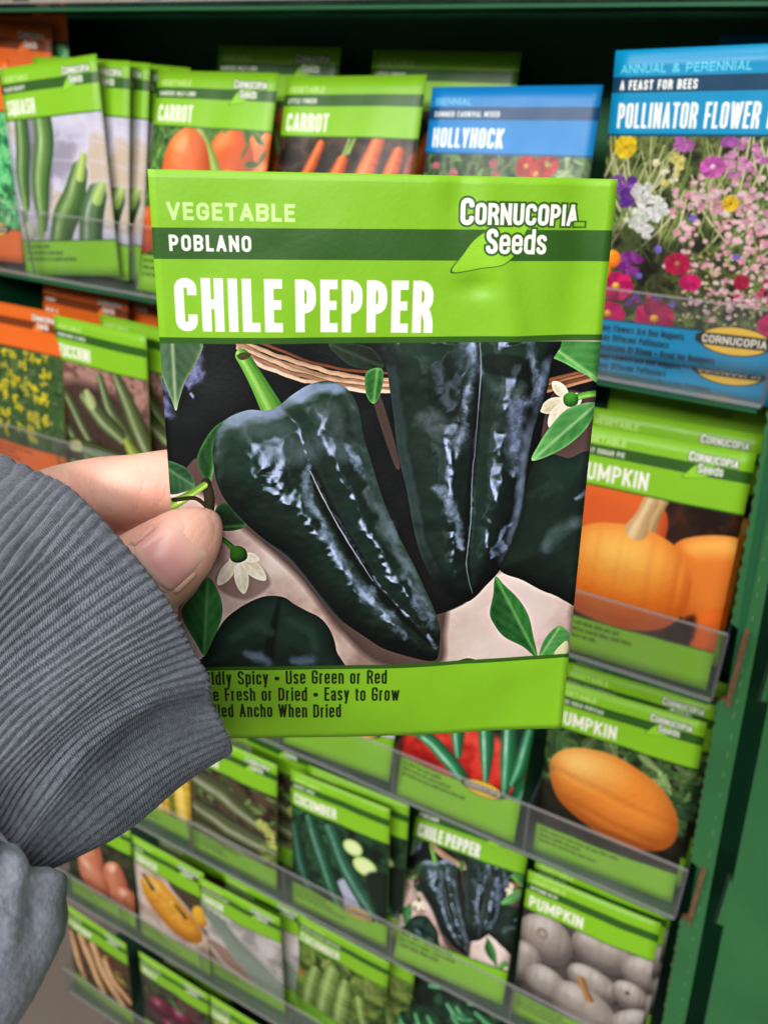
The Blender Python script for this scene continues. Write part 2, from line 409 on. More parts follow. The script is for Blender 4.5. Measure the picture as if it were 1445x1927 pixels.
def text_mask(art, txt, x, ybase, h, wf=.36, tf=.16, gap=None, shear=0.0, grow=0.0, slope=0.0):
    """mask over the whole canvas of one line of lettering (units)"""
    k = art.s; t = tf * h; gap = gap if gap is not None else .075 * h
    msk = np.zeros((art.h, art.w), np.float32)
    for ch in txt:
        if ch == ' ': x += wf * h * .52 + gap; continue
        gw, strokes = GL[ch]; W_ = max(gw * wf * h, t)
        yb = ybase
        def mp(q): return np.array([x + t/2 + q[0] * (W_ - t), yb - (t/2 + q[1] * (h - t))]) * k
        lo = np.array([x - t - grow, yb - h - t - grow]) * k; hi = np.array([x + W_ + t + grow, yb + .35*h + grow]) * k
        x0, y0 = max(0, int(lo[0])), max(0, int(lo[1])); x1, y1 = min(art.w, int(hi[0]) + 2), min(art.h, int(hi[1]) + 2)
        if x1 > x0 and y1 > y0:
            yy, xx = np.mgrid[y0:y1, x0:x1].astype(np.float32); xx += .5; yy += .5
            best = np.full(xx.shape, 1e9, np.float32)
            for st in strokes:
                pts = []
                for q in st:
                    v = mp(q); pts.append((v[0], v[1], 1) if len(q) == 3 else (v[0], v[1]))
                pl, sh = round_path(pts, (W_ - t) * k * .75 if gw else 1)
                closed = len(st) > 3 and st[0][:2] == st[-1][:2]
                hw = t * k / 2
                for i in range(len(pl) - 1):
                    a, b = pl[i], pl[i+1]; e = b - a; L = np.hypot(*e)
                    if L < 1e-6: continue
                    e = e / L
                    wx, wy = xx - a[0], yy - a[1]
                    s_ = wx*e[0] + wy*e[1]; l_ = np.abs(-wx*e[1] + wy*e[0])
                    ea = hw if sh[i] and not (closed and i == 0) and not (i == 0 and len(st[1]) == 3 and st[0][1] not in (0, .74, 1)) else 0.0
                    eb = hw if sh[i+1] and not (closed and i == len(pl) - 2) and not (i == len(pl) - 2 and len(st[-2]) == 3 and st[-1][1] not in (0, .74, 1)) else 0.0
                    best = np.minimum(best, np.maximum(np.maximum(-ea - s_, s_ - L - eb), l_ - hw))
                    if not sh[i+1]: best = np.minimum(best, np.hypot(xx - b[0], yy - b[1]) - hw)
            if ch in 'AVWMNYKXZ':
                best = np.maximum(best, np.maximum(yb*k - h*k - yy, yy - yb*k))
            mm = np.clip(.5 - (best - grow * k), 0, 1)
            msk[y0:y1, x0:x1] = np.maximum(msk[y0:y1, x0:x1], mm)
        x += W_ + gap
    return msk
def put(art, msk, col, alpha=1.0):
    m = (msk * alpha)[..., None]
    art.a = art.a * (1 - m) + c3(col) * m
def text(art, txt, x, yb, h, col, wf=.36, tf=.16, gap=None, alpha=1.0, width=None):
    if width is not None:
        g = gap if gap is not None else .075 * h
        w0 = text_width(txt, h, wf, g, tf*h); q = width / w0
        wf, gap = wf * q, g * q
    put(art, text_mask(art, txt, x, yb, h, wf, tf, gap), col, alpha)

THEMES = dict(green=((134, 194, 36), (48, 92, 28), (206, 236, 156), (18, 32, 10), (48, 92, 22)),
              blue=((16, 128, 200), (18, 68, 112), (120, 200, 235), (10, 30, 50), (14, 80, 130)),
              cyan=((0, 140, 190), (14, 62, 92), (110, 208, 232), (6, 26, 40), (6, 70, 100)),
              orange=((228, 104, 30), (120, 52, 16), (250, 180, 110), (60, 20, 6), (120, 52, 16)))
def logo(art, ox=66.2, oy=4.7, sc=1.0, theme='green'):
    g, dk = THEMES[theme][0], THEMES[theme][1]
    q = lambda px, py: (ox + px * sc, oy + py * sc)
    leafp = [q(-1.9, 15.4), q(.4, 11.6), q(3.4, 7.8), q(8, 5.4), q(15.5, 4.6), q(14.6, 6.4), q(13.2, 10.2), q(10, 13.4), q(5, 14.4)]
    lighter = tuple(min(255, int(c * 1.06 + 6)) for c in g)
    art.shape(leafp, dk, n=5)
    c = np.mean(np.array(leafp), 0)
    art.shape([tuple(c + (np.array(p) - c) * .955) for p in leafp], lighter, n=5)
    def line(txts, outline):
        for (t_, x, yb, h, wf, tf, gap) in txts:
            p = q(x, yb)
            put(art, text_mask(art, t_, p[0], p[1], h*sc, wf, tf, gap*sc, grow=.42*sc if outline else 0), dk if outline else (252, 248, 244))
    T = [('C', -.2, 5.3, 5.6, .52, .185, .3), ('ORNUCOPIA', 2.95, 5.15, 4.5, .545, .195, .30)]
    S = [('S', 5.6, 11.2, 5.3, .50, .185, .3), ('eeds', 8.5, 11.2, 5.3, .54, .16, .30)]
    line(T, True); line(S, True); line(T, False); line(S, False)
def oval(art, x, y, rx, ry):
    th = np.linspace(0, 6.2832, 25)[:-1]
    art.shape([(x + rx*1.06*math.cos(t), y + ry*1.08*math.sin(t)) for t in th], (40, 40, 30), n=2)
    art.shape([(x + rx*math.cos(t), y + ry*math.sin(t)) for t in th], (246, 196, 60), n=2)
    bw, bh = rx * 1.14, ry * .45
    art.shape([(x-bw, y), (x-bw*.92, y-bh*.8), (x-bw*.5, y-bh), (x+bw*.5, y-bh), (x+bw*.92, y-bh*.8), (x+bw, y), (x+bw*.92, y+bh*.8), (x+bw*.5, y+bh), (x-bw*.5, y+bh), (x-bw*.92, y+bh*.8)], (38, 36, 34), n=3)
    text(art, 'CORNUCOPIA', x - bw*.82, y + bh*.66, bh*1.32, (250, 240, 220), wf=.45, tf=.2, width=bw*1.64)
def small_print(art, x, yb, h, width, col, seed, alpha=.62):
    """lines of type too small to read"""
    r = np.random.default_rng(seed)
    letters = 'nuoaicmerltsdh'
    g = .09*h
    while width > 0:
        wd = ''.join(letters[r.integers(len(letters))] for _ in range(int(r.integers(3, 8))))
        w0 = text_width(wd, h, .36, g, .17*h)
        if w0 > width: break
        put(art, text_mask(art, wd, x, yb, h, .36, .17, g), col, alpha)
        x += w0 + .35*h; width -= w0 + .35*h
VT, VB = 35.0, 120.4
def header(art, theme, kind, variety, title, lines=None, ov=False, tw=None, seed=1, lg=True, vb=VB, kw=27.0, blurlines=3, ttf=.158):
    g, dk, pale, ink, ln = THEMES[theme]
    art.clip = None
    art.rect(0, 0, 100, VT - .1, g)
    art.rect(0, 10.8, 100, 17.4, dk)
    art.rect(0, VT - .5, 100, VT + .55, ln)
    art.rect(0, vb, 100, 139.4, g)
    art.rect(0, vb - .35, 100, vb + .5, ln)
    if kind: text(art, kind, 3.4, 9.5, 3.6, pale, wf=.72, tf=.17, gap=.5, width=kw)
    if variety: text(art, variety, 3.4, 15.9, 3.1, (250, 246, 240), wf=.52, tf=.2, gap=.45)
    if title: text(art, title, 3.9, 32.2, 10.6, (252, 246, 242), wf=.40, tf=ttf, gap=.95, width=tw)
    if lg: logo(art, theme=theme)
    if lines:
        for i, t_ in enumerate(lines): text(art, t_, 3.6, vb + 6.0 + i*5.0, 3.5, ink, wf=.40, tf=.155, gap=.42)
    else:
        for i in range(blurlines): small_print(art, 3.6, vb + 5.6 + i*4.6, 3.1, [44, 58, 36][(i + seed) % 3], ink, seed*7 + i)
    if ov: oval(art, 71, vb + .2, 15.5, 5.6)

def crisp(art, y0, y1, rad, amt):
    """the sharpening of a reproduced photograph"""
    a, b = int(y0*art.s), int(y1*art.s); reg = art.a[a:b]
    art.a[a:b] = np.clip(reg + amt*(reg - blur(reg, rad)), 0, 1)
def make_image(name, art):
    im = bpy.data.images.new(name, art.w, art.h, alpha=False)
    px = np.ones((art.h, art.w, 4), np.float32)
    px[..., :3] = np.clip(art.a[::-1], 0, 1)
    im.pixels.foreach_set(px.ravel()); im.update(); im.pack()
    return im
# ------------------------------------------------------------------ the packet fronts
_h = np.array([[9.35129006e+02, 1.73195231e+02, 2.78e+02], [3.38282917e+01, 1.4425461e+03, 3.18e+02], [4.40008657e-02, 2.63852188e-01, 1.0]])
_hi = np.linalg.inv(_h)
def hp(x, y):
    """measurement on the printed front -> print units"""
    p = _hi @ np.array([x, y, 1.0]); return (p[0] / p[2] * 100, p[1] / p[2] * 139.4)
def hl(*pts): return [hp(x, y) for x, y in pts]

def art_chile(w):
    A = Art(w, (200, 178, 168))
    A.field(VT, VB, [(150, 122, 112), (196, 170, 160), (214, 193, 184), (222, 203, 196)], 26, 3, 6)
    A.clip = (VT, VB + .3)
    # shade of the fruit on the stone, dark heap behind
    A.shape(hl((300,880),(345,900),(420,960),(560,1080),(640,1180),(720,1245),(830,1245),(840,1180),(860,1110),(960,1060),(960,980),(1130,900),(1130,620),(280,620)), (84, 66, 60), soft=9*A.s/10)
    A.shape(hl((280,620),(1140,620),(1126,735),(1040,740),(1005,880),(920,1090),(826,1150),(780,1120),(640,900),(430,850),(400,872),(372,860),(346,884),(306,884)), (13, 16, 17), soft=3)
    DP = hl((1004,872),(1035,855),(1070,862),(1124,872),(1114,1128),(1040,1118),(985,1090),(940,1066),(965,1000))
    A.solid(DP, (28, 48, 38), (8, 13, 12), R=14, L=(-.1,-.6,.7), bump=2.2, cell=14, seed=5, amb=.15)
    A.glint(hl((1036,1030),(1056,1000),(1080,982),(1106,972)), [2.2,2.8,2.6,2], (104, 122, 128), .6, 2.2, 31, cell=7, hole=.4)
    A.glint(hl((1088,938),(1106,926)), [.9,1.1], (130, 146, 168), .6, 1.4, 33)
    A.glint(hl((1010,930),(1050,915)), [2,2], (44, 66, 56), .5, 2, 34)
    # woven basket rim and shadowed table strip
    A.shape(hl((700,742),(716,740),(752,862),(742,870)), (66, 52, 46), soft=2)
    for i, (o, c) in enumerate([(2, (206, 164, 130)), (9, (184, 136, 102)), (15, (214, 176, 144)), (22, (178, 130, 98)), (28, (226, 194, 168))]):
        A.tube(hl((452,638+o*.9),(520,666+o),(590,690+o*.95),(650,704+o*.9),(720,712+o*.8),(760,712+o*.8)), [.52]*6, c, tuple(int(v*.62) for v in c), rough=1.2, seed=60+i, stripes=.4, rings=.35)
    A.tube(hl((470,636),(540,662),(600,684),(660,695),(730,700)), [.35]*5, (120, 70, 46), (60, 34, 22), rough=.6, seed=3)
    for i, o in enumerate((0, 7, 14, 20)):
        A.tube(hl((1030,716+o),(1075,706+o*.9),(1125,694+o*.8)), [.5]*3, [(150, 98, 64), (176, 126, 88), (132, 84, 54), (190, 142, 106)][i], (70, 42, 28), rough=.5, seed=80+i)
    # pepper in the dark, upper left
    A.glint(hl((368,655),(372,690),(356,722)), [1.6,2.2,1.5], (118, 122, 168), .95, 1.8, 11, cell=3)
    A.glint(hl((306,700),(318,740),(322,782)), [1.2,2.0,1.8], (108, 116, 160), .9, 2.0, 12, cell=3)
    A.glint(hl((362,740),(366,744)), [.5,.5], (150, 160, 200), .8, .6, 13)
    A.leaf(hl((300,640),(380,640),(372,682),(352,716),(340,752),(334,772),(325,752),(310,716),(298,690)), (92, 122, 88), (46, 74, 46), (172, 192, 150), tip=hp(334,772), base=hp(326,640), seed=4)
    A.leaf(hl((620,646),(690,650),(716,672),(722,690),(690,694),(655,684)), (34, 50, 32), (14, 24, 14), (52, 72, 46), tip=hp(722,690), base=hp(620,646), seed=6)
    A.leaf(hl((690,700),(718,692),(722,715),(714,748),(702,758),(690,740)), (62, 128, 58), (26, 66, 24), (120, 178, 96), tip=hp(704,758), base=hp(712,692), seed=7)
    # twigs at the left
    A.leaf(hl((436,783),(408,800),(386,830),(374,862),(384,892),(399,906),(406,880),(404,842),(416,806)), (52, 104, 48), (20, 50, 20), (100, 150, 84), tip=hp(436,783), base=hp(397,905), seed=8)
    A.leaf(hl((314,870),(346,874),(364,890),(370,912),(350,924),(318,926)), (58, 106, 64), (18, 44, 24), (92, 136, 92), tip=hp(370,912), base=hp(316,880), seed=9)
    A.tube(hl((392,905),(398,935),(396,975)), [1.1,1.3,1.0], (54, 52, 32), (20, 20, 12), rough=.5)
    A.tube(hl((318,952),(350,936),(388,910)), [1.6,1.1,.8], (136, 172, 66), (70, 110, 30), (190, 210, 120))
    A.shape(hl((336,938),(345,934),(346,942),(338,946)), (226, 216, 160))
    A.tube(hl((330,940),(370,935),(392,950)), [.5,.5,.5], (60, 56, 30), (30, 30, 16))
    A.leaf(hl((412,950),(432,944),(452,966),(467,986),(440,996),(412,993),(404,980)), (38, 74, 40), (16, 38, 20), (84, 120, 70), tip=hp(467,986), base=hp(404,990), seed=10)
    A.tube(hl((404,1003),(426,1014),(447,1034)), [.7,.6,.8], (92, 150, 52), (40, 80, 24))
    A.shape(hl((410,1085),(440,1050),(490,1060),(512,1096),(470,1124),(425,1112)), (120, 96, 86), soft=6, alpha=.7)
    for tip, wd in (((414,1098),12),((463,1114),13),((504,1088),13),((492,1050),9),((436,1062),9)):
        b = np.array((452,1042.)); t = np.array(tip, float); d = t - b; n = np.array((-d[1], d[0])) / np.hypot(*d) * wd
        A.leaf(hl(tuple(b), tuple(b+d*.45+n), tuple(b+d*.8+n*.8), tip, tuple(b+d*.8-n*.8), tuple(b+d*.45-n)), (244, 238, 218), (196, 180, 150), (250, 246, 232), tip=hp(*tip), base=hp(452,1042), seed=tip[0], va=.2)
    A.solid(hl((438,1030),(452,1024),(466,1032),(468,1048),(452,1056),(438,1050)), (70, 124, 40), (24, 56, 16), R=2)
    # left stalk
    A.tube(hl((458,668),(472,690),(492,725),(516,770)), [1.55,1.7,2.0,2.6], (112, 172, 62), (40, 92, 22), (166, 212, 108), stripes=.25, seed=21)
    A.shape(hl((448,668),(458,662),(474,664),(470,672),(456,676)), (74, 70, 40), soft=1)
    # right, behind: leaf and blossom
    A.leaf(hl((1030,640),(1140,630),(1130,716),(1104,706),(1064,684),(1034,668)), (98, 170, 84), (40, 104, 40), (160, 208, 130), tip=hp(1126,714), base=hp(1030,645), seed=14)
    for tip, wd in (((1040,718),11),((1016,772),14),((1034,804),15),((1096,752),12),((1052,800),12)):
        b = np.array((1074,752.)); t = np.array(tip, float); d = t - b; n = np.array((-d[1], d[0])) / np.hypot(*d) * wd
        A.leaf(hl(tuple(b), tuple(b+d*.45+n), tuple(b+d*.8+n*.8), tip, tuple(b+d*.8-n*.8), tuple(b+d*.45-n)), (236, 230, 206), (190, 176, 142), (246, 240, 224), tip=hp(*tip), base=hp(1074,752), seed=tip[0], va=.15)
    A.tube(hl((1078,752),(1100,744),(1130,740)), [.9,.8,.8], (116, 176, 70), (56, 110, 34), (170, 210, 120))
    A.solid(hl((1062,746),(1074,738),(1088,744),(1088,760),(1074,766),(1063,760)), (80, 146, 50), (34, 80, 24), R=2)
    A.leaf(hl((1002,866),(1014,836),(1040,798),(1072,768),(1122,758),(1114,792),(1090,822),(1050,850)), (104, 172, 92), (48, 112, 50), (166, 210, 146), tip=hp(1002,866), base=hp(1122,762), seed=15)
    # left pepper
    LP = hl((433,783),(469,769),(502,770),(524,763),(549,743),(582,723),(615,716),(644,723),(664,742),(677,772),(686,820),(702,872),(722,935),(750,1000),(780,1058),(800,1101),(817,1138),(829,1178),(829,1208),(826,1232),(810,1239),(768,1229),(722,1214),(688,1193),(649,1166),(622,1138),(589,1095),(549,1048),(500,1012),(466,982),(430,942),(412,906),(405,868),(405,832),(414,804))
    LL = hl((433,783),(469,769),(520,766),(556,790),(574,850),(584,900),(612,950),(645,1002),(690,1078),(740,1135),(800,1196),(824,1228),(810,1239),(768,1229),(722,1214),(688,1193),(649,1166),(622,1138),(589,1095),(549,1048),(500,1012),(466,982),(430,942),(412,906),(405,868),(405,832),(414,804))
    LR = hl((530,764),(549,743),(582,723),(615,716),(644,723),(664,742),(677,772),(686,820),(702,872),(722,935),(750,1000),(780,1058),(800,1101),(817,1138),(829,1178),(829,1212),(806,1192),(752,1130),(708,1074),(664,1000),(628,938),(600,884),(585,850),(562,800))
    BX = [(-.85, .72, -.98, .15, .34, (96, 110, 116), .5), (-.62, .58, -.92, .22, .26, (150, 166, 200), .78), (-.30, .30, -.60, .0, .14, (184, 198, 232), .7), (.50, .80, -.5, .5, .2, (80, 94, 108), .35)]
    A.glossy(LP, [LL, LR], (32, 54, 43), (5, 11, 10), BX, R=16, RL=10, lobe=.6, bump=1.5, cell=9, fine=.30, fcell=2.6, seed=26)
    A.shape(hl((574,860),(596,880),(640,966),(690,1050),(722,1104),(800,1190),(826,1216),(796,1196),(720,1126),(664,1050),(618,970),(590,910)), (6, 11, 11), soft=5, alpha=.75)
    G = (120, 132, 142); Bt = (166, 184, 224)
    A.glint(hl((486,804),(530,806),(566,826)), [4,5,4], G, 0.31, 2.4, 41, cell=7, hole=.45)
    A.glint(hl((508,842),(552,852),(590,858)), [3.4,4.6,3.4], (128, 142, 162), 0.34, 2.2, 42, cell=6, hole=.45)
    A.glint(hl((598,772),(622,776),(640,804)), [3.4,4.4,3.4], (116, 128, 134), 0.34, 2.2, 43, cell=6, hole=.45)
    A.glint(hl((606,830),(640,832),(652,852)), [3,3.6,2.6], (122, 136, 156), 0.34, 2.2, 44, cell=6, hole=.45)
    A.glint(hl((581,886),(588,926),(602,965),(620,1005),(642,1042)), [1.5,1.7,1.5,1.7,1.3], Bt, 0.56, 2.0, 47, cell=3.6, hole=.58)
    A.glint(hl((644,1044),(668,1084),(702,1120),(738,1160),(764,1192)), [1.3,1.8,2.1,2.1,1.1], (140, 158, 190), 0.50, 2.0, 48, cell=3.6, hole=.58)
    A.glint(hl((656,846),(672,874),(684,902)), [1.1,1.4,1.1], Bt, 0.53, 2.0, 50, cell=3.6, hole=.58)
    A.glint(hl((692,920),(716,965),(742,1020),(766,1078)), [1.5,2.0,2.0,1.6], (124, 136, 154), 0.43, 1.8, 51, cell=4, hole=.45)
    A.glint(hl((770,1092),(792,1130),(810,1170)), [1.2,1.6,1.2], (140, 156, 192), 0.50, 2.0, 52, cell=3.6, hole=.58)
    A.tube(hl((586,884),(606,924),(628,964),(650,1004),(676,1046),(704,1088)), [.10,.16,.12,.17,.12,.07], (170, 182, 190), (100, 116, 120), rough=.5, alpha=.85)
    A.glint(hl((806,1190),(822,1212)), [.8,.8], (176, 192, 232), 0.50, .8, 53)
    A.tube(hl((496,1012),(549,1050),(589,1097),(622,1140),(649,1168)), [.5,.6,.6,.5,.4], (66, 70, 74), (20, 26, 26), rough=.8, alpha=.6)
    # right pepper
    RP = hl((730,630),(731,703),(740,769),(750,852),(766,919),(780,995),(796,1048),(820,1091),(849,1118),(876,1129),(894,1121),(913,1101),(942,1068),(966,1008),(982,959),(992,886),(1005,806),(1029,740),(1037,686),(1036,630))
    RL_ = hl((730,620),(731,703),(740,769),(750,852),(766,919),(780,995),(796,1048),(820,1091),(849,1118),(876,1129),(888,1116),(872,1062),(876,985),(882,902),(890,790),(900,703),(898,620))
    RR_ = hl((908,620),(910,703),(906,790),(896,902),(888,985),(884,1061),(892,1122),(913,1101),(942,1068),(966,1008),(982,959),(992,886),(1005,806),(1029,740),(1037,686),(1036,620))
    BX2 = [(-.72, .66, -.90, .4, .36, (92, 106, 110), .36), (-.20, .74, -.85, .32, .26, (152, 166, 208), .82), (.10, .52, -.50, .10, .14, (184, 198, 236), .7), (-.80, -.5, -.7, .4, .18, (80, 94, 104), .38)]
    A.glossy(RP, [RL_, RR_], (33, 53, 44), (5, 11, 11), BX2, R=16, RL=10, lobe=.6, bump=1.7, cell=10, fine=.30, fcell=2.8, seed=79)
    A.shape(hl((898,640),(908,720),(904,790),(892,900),(887,985),(883,1060),(892,1116),(876,1050),(874,960),(884,850),(892,780)), (6, 11, 12), soft=5, alpha=.8)
    A.shape(hl((806,694),(850,676),(876,720),(872,780),(850,790),(814,768)), (18, 30, 24), soft=6, alpha=.7)
    A.glint(hl((884,648),(886,690),(888,722),(879,756),(875,786)), [2.6,2.8,1.6,1.3,1.0], Bt, 0.59, 2.0, 93, cell=3.6, hole=.58)
    A.glint(hl((872,800),(862,832),(857,854)), [1.3,2.1,1.2], (176, 190, 230), 0.59, 2.0, 94, cell=3.6, hole=.58)
    A.glint(hl((800,788),(826,800),(846,818)), [2.6,3.4,2.6], (112, 120, 128), 0.37, 2.2, 95, cell=5, hole=.5)
    A.glint(hl((828,914),(842,940),(853,972),(865,1004),(871,1028)), [1.7,1.7,1.4,1.7,1.0], (160, 178, 214), 0.56, 2.0, 96, cell=3.6, hole=.58)
    A.glint(hl((999,645),(1011,690),(1011,725),(998,762)), [1.7,1.9,1.5,1.2], (162, 178, 222), 0.56, 2.0, 101, cell=3.6, hole=.58)
    A.glint(hl((928,726),(950,732),(972,730)), [2.4,3.0,2.2], (112, 124, 128), 0.37, 2, 103, cell=5)
    A.glint(hl((975,748),(968,803),(968,852),(966,888)), [1.7,3.0,2.4,1.0], (160, 176, 222), 0.59, 1.6, 104, cell=4, hole=.58)
    A.glint(hl((958,984),(947,1006),(933,1040)), [1.0,1.3,.9], (146, 166, 210), 0.56, 2.0, 108, cell=3.6, hole=.58)
    A.glint(hl((936,770),(932,830),(930,896)), [2.2,2.4,1.8], (92, 106, 106), 0.31, 2, 106, cell=5, hole=.58)
    A.shape(hl((912,668),(980,670),(1000,702),(985,712),(930,704),(910,694)), (12, 20, 18), soft=5, alpha=.7)
    A.tube(hl((903,640),(905,703),(898,786),(889,902),(885,985),(879,1061),(890,1112)), [.10,.16,.08,.10,.15,.11,.07], (140, 154, 168), (90, 104, 110), rough=.5, alpha=.8)
    # round one in front at the left, leaves in front
    A.leaf(hl((395,1083),(416,1112),(423,1150),(410,1192),(392,1232),(372,1205),(345,1152),(372,1112)), (72, 142, 74), (30, 84, 36), (112, 172, 104), tip=hp(395,1083), base=hp(388,1236), seed=16)
    RO = hl((380,1262),(394,1226),(410,1190),(430,1160),(464,1134),(502,1118),(536,1119),(558,1132),(580,1144),(606,1158),(626,1185),(636,1220),(637,1270))
    A.solid(RO, (30, 54, 44), (8, 16, 14), R=15, L=(-.1,-.4,.9), bump=2.6, cell=13, seed=112, amb=.2)
    A.tube(hl((530,1122),(522,1160),(512,1210),(508,1262)), [.3,.8,1.2,1.4], (10, 20, 17), (8, 16, 14), soft=6, alpha=.8)
    A.glint(hl((436,1190),(478,1172),(508,1184)), [2.2,2.6,1.8], (52, 84, 70), .55, 2.4, 113, cell=8, hole=.35)
    A.glint(hl((470,1224),(492,1234),(508,1248)), [2,2.8,2.2], (112, 130, 156), .8, 1.8, 114, cell=5, hole=.4)
    A.glint(hl((560,1238),(590,1244)), [1.9,2.0], (92, 110, 136), .75, 1.6, 115, cell=5, hole=.4)
    A.glint(hl((550,1162),(582,1184),(602,1218)), [1.8,2.2,1.8], (42, 76, 58), .55, 2.4, 116, cell=8, hole=.35)
    A.leaf(hl((933,1082),(950,1098),(976,1124),(996,1156),(1006,1196),(1013,1236),(986,1216),(950,1196),(930,1170),(923,1150),(929,1116)), (64, 134, 60), (20, 62, 28), (120, 176, 100), tip=hp(934,1084), base=hp(1012,1234), seed=18)
    A.leaf(hl((1018,1236),(1028,1202),(1054,1178),(1074,1192),(1070,1214),(1046,1230)), (98, 160, 88), (44, 104, 46), (150, 200, 126), tip=hp(1056,1180), base=hp(1020,1234), seed=19)
    A.shape(hl((1046,1228),(1068,1206),(1072,1222),(1062,1234)), (206, 206, 160))
    A.shape(hl((860,1244),(880,1236),(900,1240),(904,1246)), (58, 90, 30))
    crisp(A, VT, VB, max(2, A.w/300), .38); crisp(A, VT, VB, A.w/60, .2)
    A.grain(VT, VB, .045)
    # printed bands and lettering
    g, dk, pale, ink, ln = THEMES['green']
    A.clip = None
    k = A.s
    yy, xx = np.mgrid[0:A.h, 0:A.w].astype(np.float32); xu, yu = xx/k, yy/k
    def band(y0, y1, col):
        """a band whose rules run slightly askew, as trimmed"""
        m = np.clip((yu - y0(xu))*k + .5, 0, 1) * np.clip((y1(xu) - yu)*k + .5, 0, 1)
        put(A, m, col)
    zero = lambda x: x*0 - 2; end = lambda x: x*0 + 200
    top = lambda x: 35.55 - 1.25*(x/100)**1.6
    bot = lambda x: 117.55 + .25*np.sin(x/100*3.1) - 1.1*(x/100)**2.2
    band(zero, top, g)
    band(lambda x: top(x) - 1.0, lambda x: top(x) + .35, ln)
    band(lambda x: 11.5 - .95*x/100, lambda x: 17.9 - .75*x/100, dk)
    band(bot, end, g)
    band(lambda x: bot(x) - .25, lambda x: bot(x) + .85, ln)
    text(A, 'VEGETABLE', 3.4, 9.95, 3.6, pale, wf=.68, tf=.215, gap=.5, width=26.9)
    text(A, 'POBLANO', 3.45, 16.25, 3.35, (252, 250, 244), wf=.60, tf=.20, gap=.55, width=17.4)
    t1 = text_mask(A, 'CHILE', 3.9, 33.2, 11.4, .42, .178, 1.0)
    w1 = text_width('CHILE', 11.4, .42, 1.0, .178*11.4)
    x2 = 3.9 + w1 + 2.8
    w2 = text_width('PEPPER', 11.4, .43, 1.0, .178*11.4); q = (60.7 - x2) / w2
    t2 = text_mask(A, 'PEPPER', x2, 33.2, 11.4, .43*q, .178, 1.0*q)
    put(A, np.maximum(t1, t2), (252, 245, 244))
    logo(A)
    # registered-name dash beside the emblem
    A.shape([(91.2,8.7),(94.3,8.7),(94.3,10.2),(91.2,10.2)], dk, smooth=False); A.shape([(91.5,9.0),(93.9,9.0),(93.9,9.9),(91.5,9.9)], g, smooth=False)
    for i, (s_, wd) in enumerate((('Mildly Spicy \u2022 Use Green or Red', 48.2), ('Use Fresh or Dried \u2022 Easy to Grow', 51.6), ('Called Ancho When Dried', 36.4))):
        text(A, s_, 3.7, 122.9 + i*5.05, 4.05, (22, 34, 10), wf=.40, tf=.132, gap=.42, width=wd)
    return A

def pumpkin_ribs(cx, cy, rx, n, amp, top):
    def f(x, y):
        u = np.clip((x - cx) / rx, -1, 1)
        a = np.arcsin(u) * n / 3.14159
        return -amp * np.abs(np.cos(a * 3.14159))**6
    return f
def ell(cx, cy, rx, ry, n=14, rot=0, sq=1.0):
    return [(cx + rx*math.cos(t)*math.cos(rot) - ry*math.sin(t)*math.sin(rot), cy + rx*math.cos(t)*math.sin(rot) + ry*math.sin(t)*math.cos(rot)) for t in np.linspace(0, 6.2832, n + 1)[:-1]]

def art_squash(w):
    A = Art(w); A.field(VT, VB, [(150, 144, 160), (190, 186, 206), (206, 202, 222), (196, 178, 160)], 30, 5, 6); A.clip = (VT, VB)
    for y in range(6): A.tube([(0, 40+y*14), (50, 37+y*14), (100, 42+y*13)], [1.2,.8,1.2], (214, 210, 230), (190, 186, 206), alpha=.35, rough=4, seed=y)
    A.shape([(16,36),(36,36),(46,70),(40,96),(20,96)], (96, 90, 104), soft=8, alpha=.6)
    c, d, l = (104, 146, 70), (28, 56, 26), (170, 196, 128)
    A.tube([(18,32),(17,55),(13,75),(12,94)], [7,8,8,5], (84, 124, 62), d, l, stripes=.5, spec=.4, seed=3)
    A.tube([(40,32),(40,52),(33,78),(30,98),(28,110)], [9,9.6,9.4,7.5,4.4], (92, 132, 62), d, l, stripes=.6, spec=.5, seed=4)
    A.tube([(11,90),(9,105),(4,112)], [2.6,2.6,3], (150, 180, 90), (70, 104, 40))
    A.tube([(26,104),(24,116)], [3,3.6], (160, 186, 100), (80, 110, 44))
    A.tube([(74,74),(66,92),(52,108),(44,122)], [8,10.5,11.5,10], (88, 126, 60), d, l, stripes=.6, spec=.45, seed=6)
    A.tube([(79,64),(75,76)], [3.2,4.6], (176, 204, 96), (90, 120, 46), (214, 230, 150))
    A.tube([(88,90),(81,104),(76,122)], [8.5,10.5,11], (86, 122, 70), (24, 44, 30), (150, 170, 150), stripes=.5, spec=.4, seed=7)
    A.tube([(93,84),(88,92)], [3.6,5], (170, 198, 108), (96, 124, 56), (206, 222, 150)); A.solid(ell(10,114,9,7), (214, 216, 190), (140, 140, 120), R=6)
    header(A, 'green', 'VEGETABLE', 'BLACK BEAUTY', 'SQUASH', tw=31, seed=2); return A
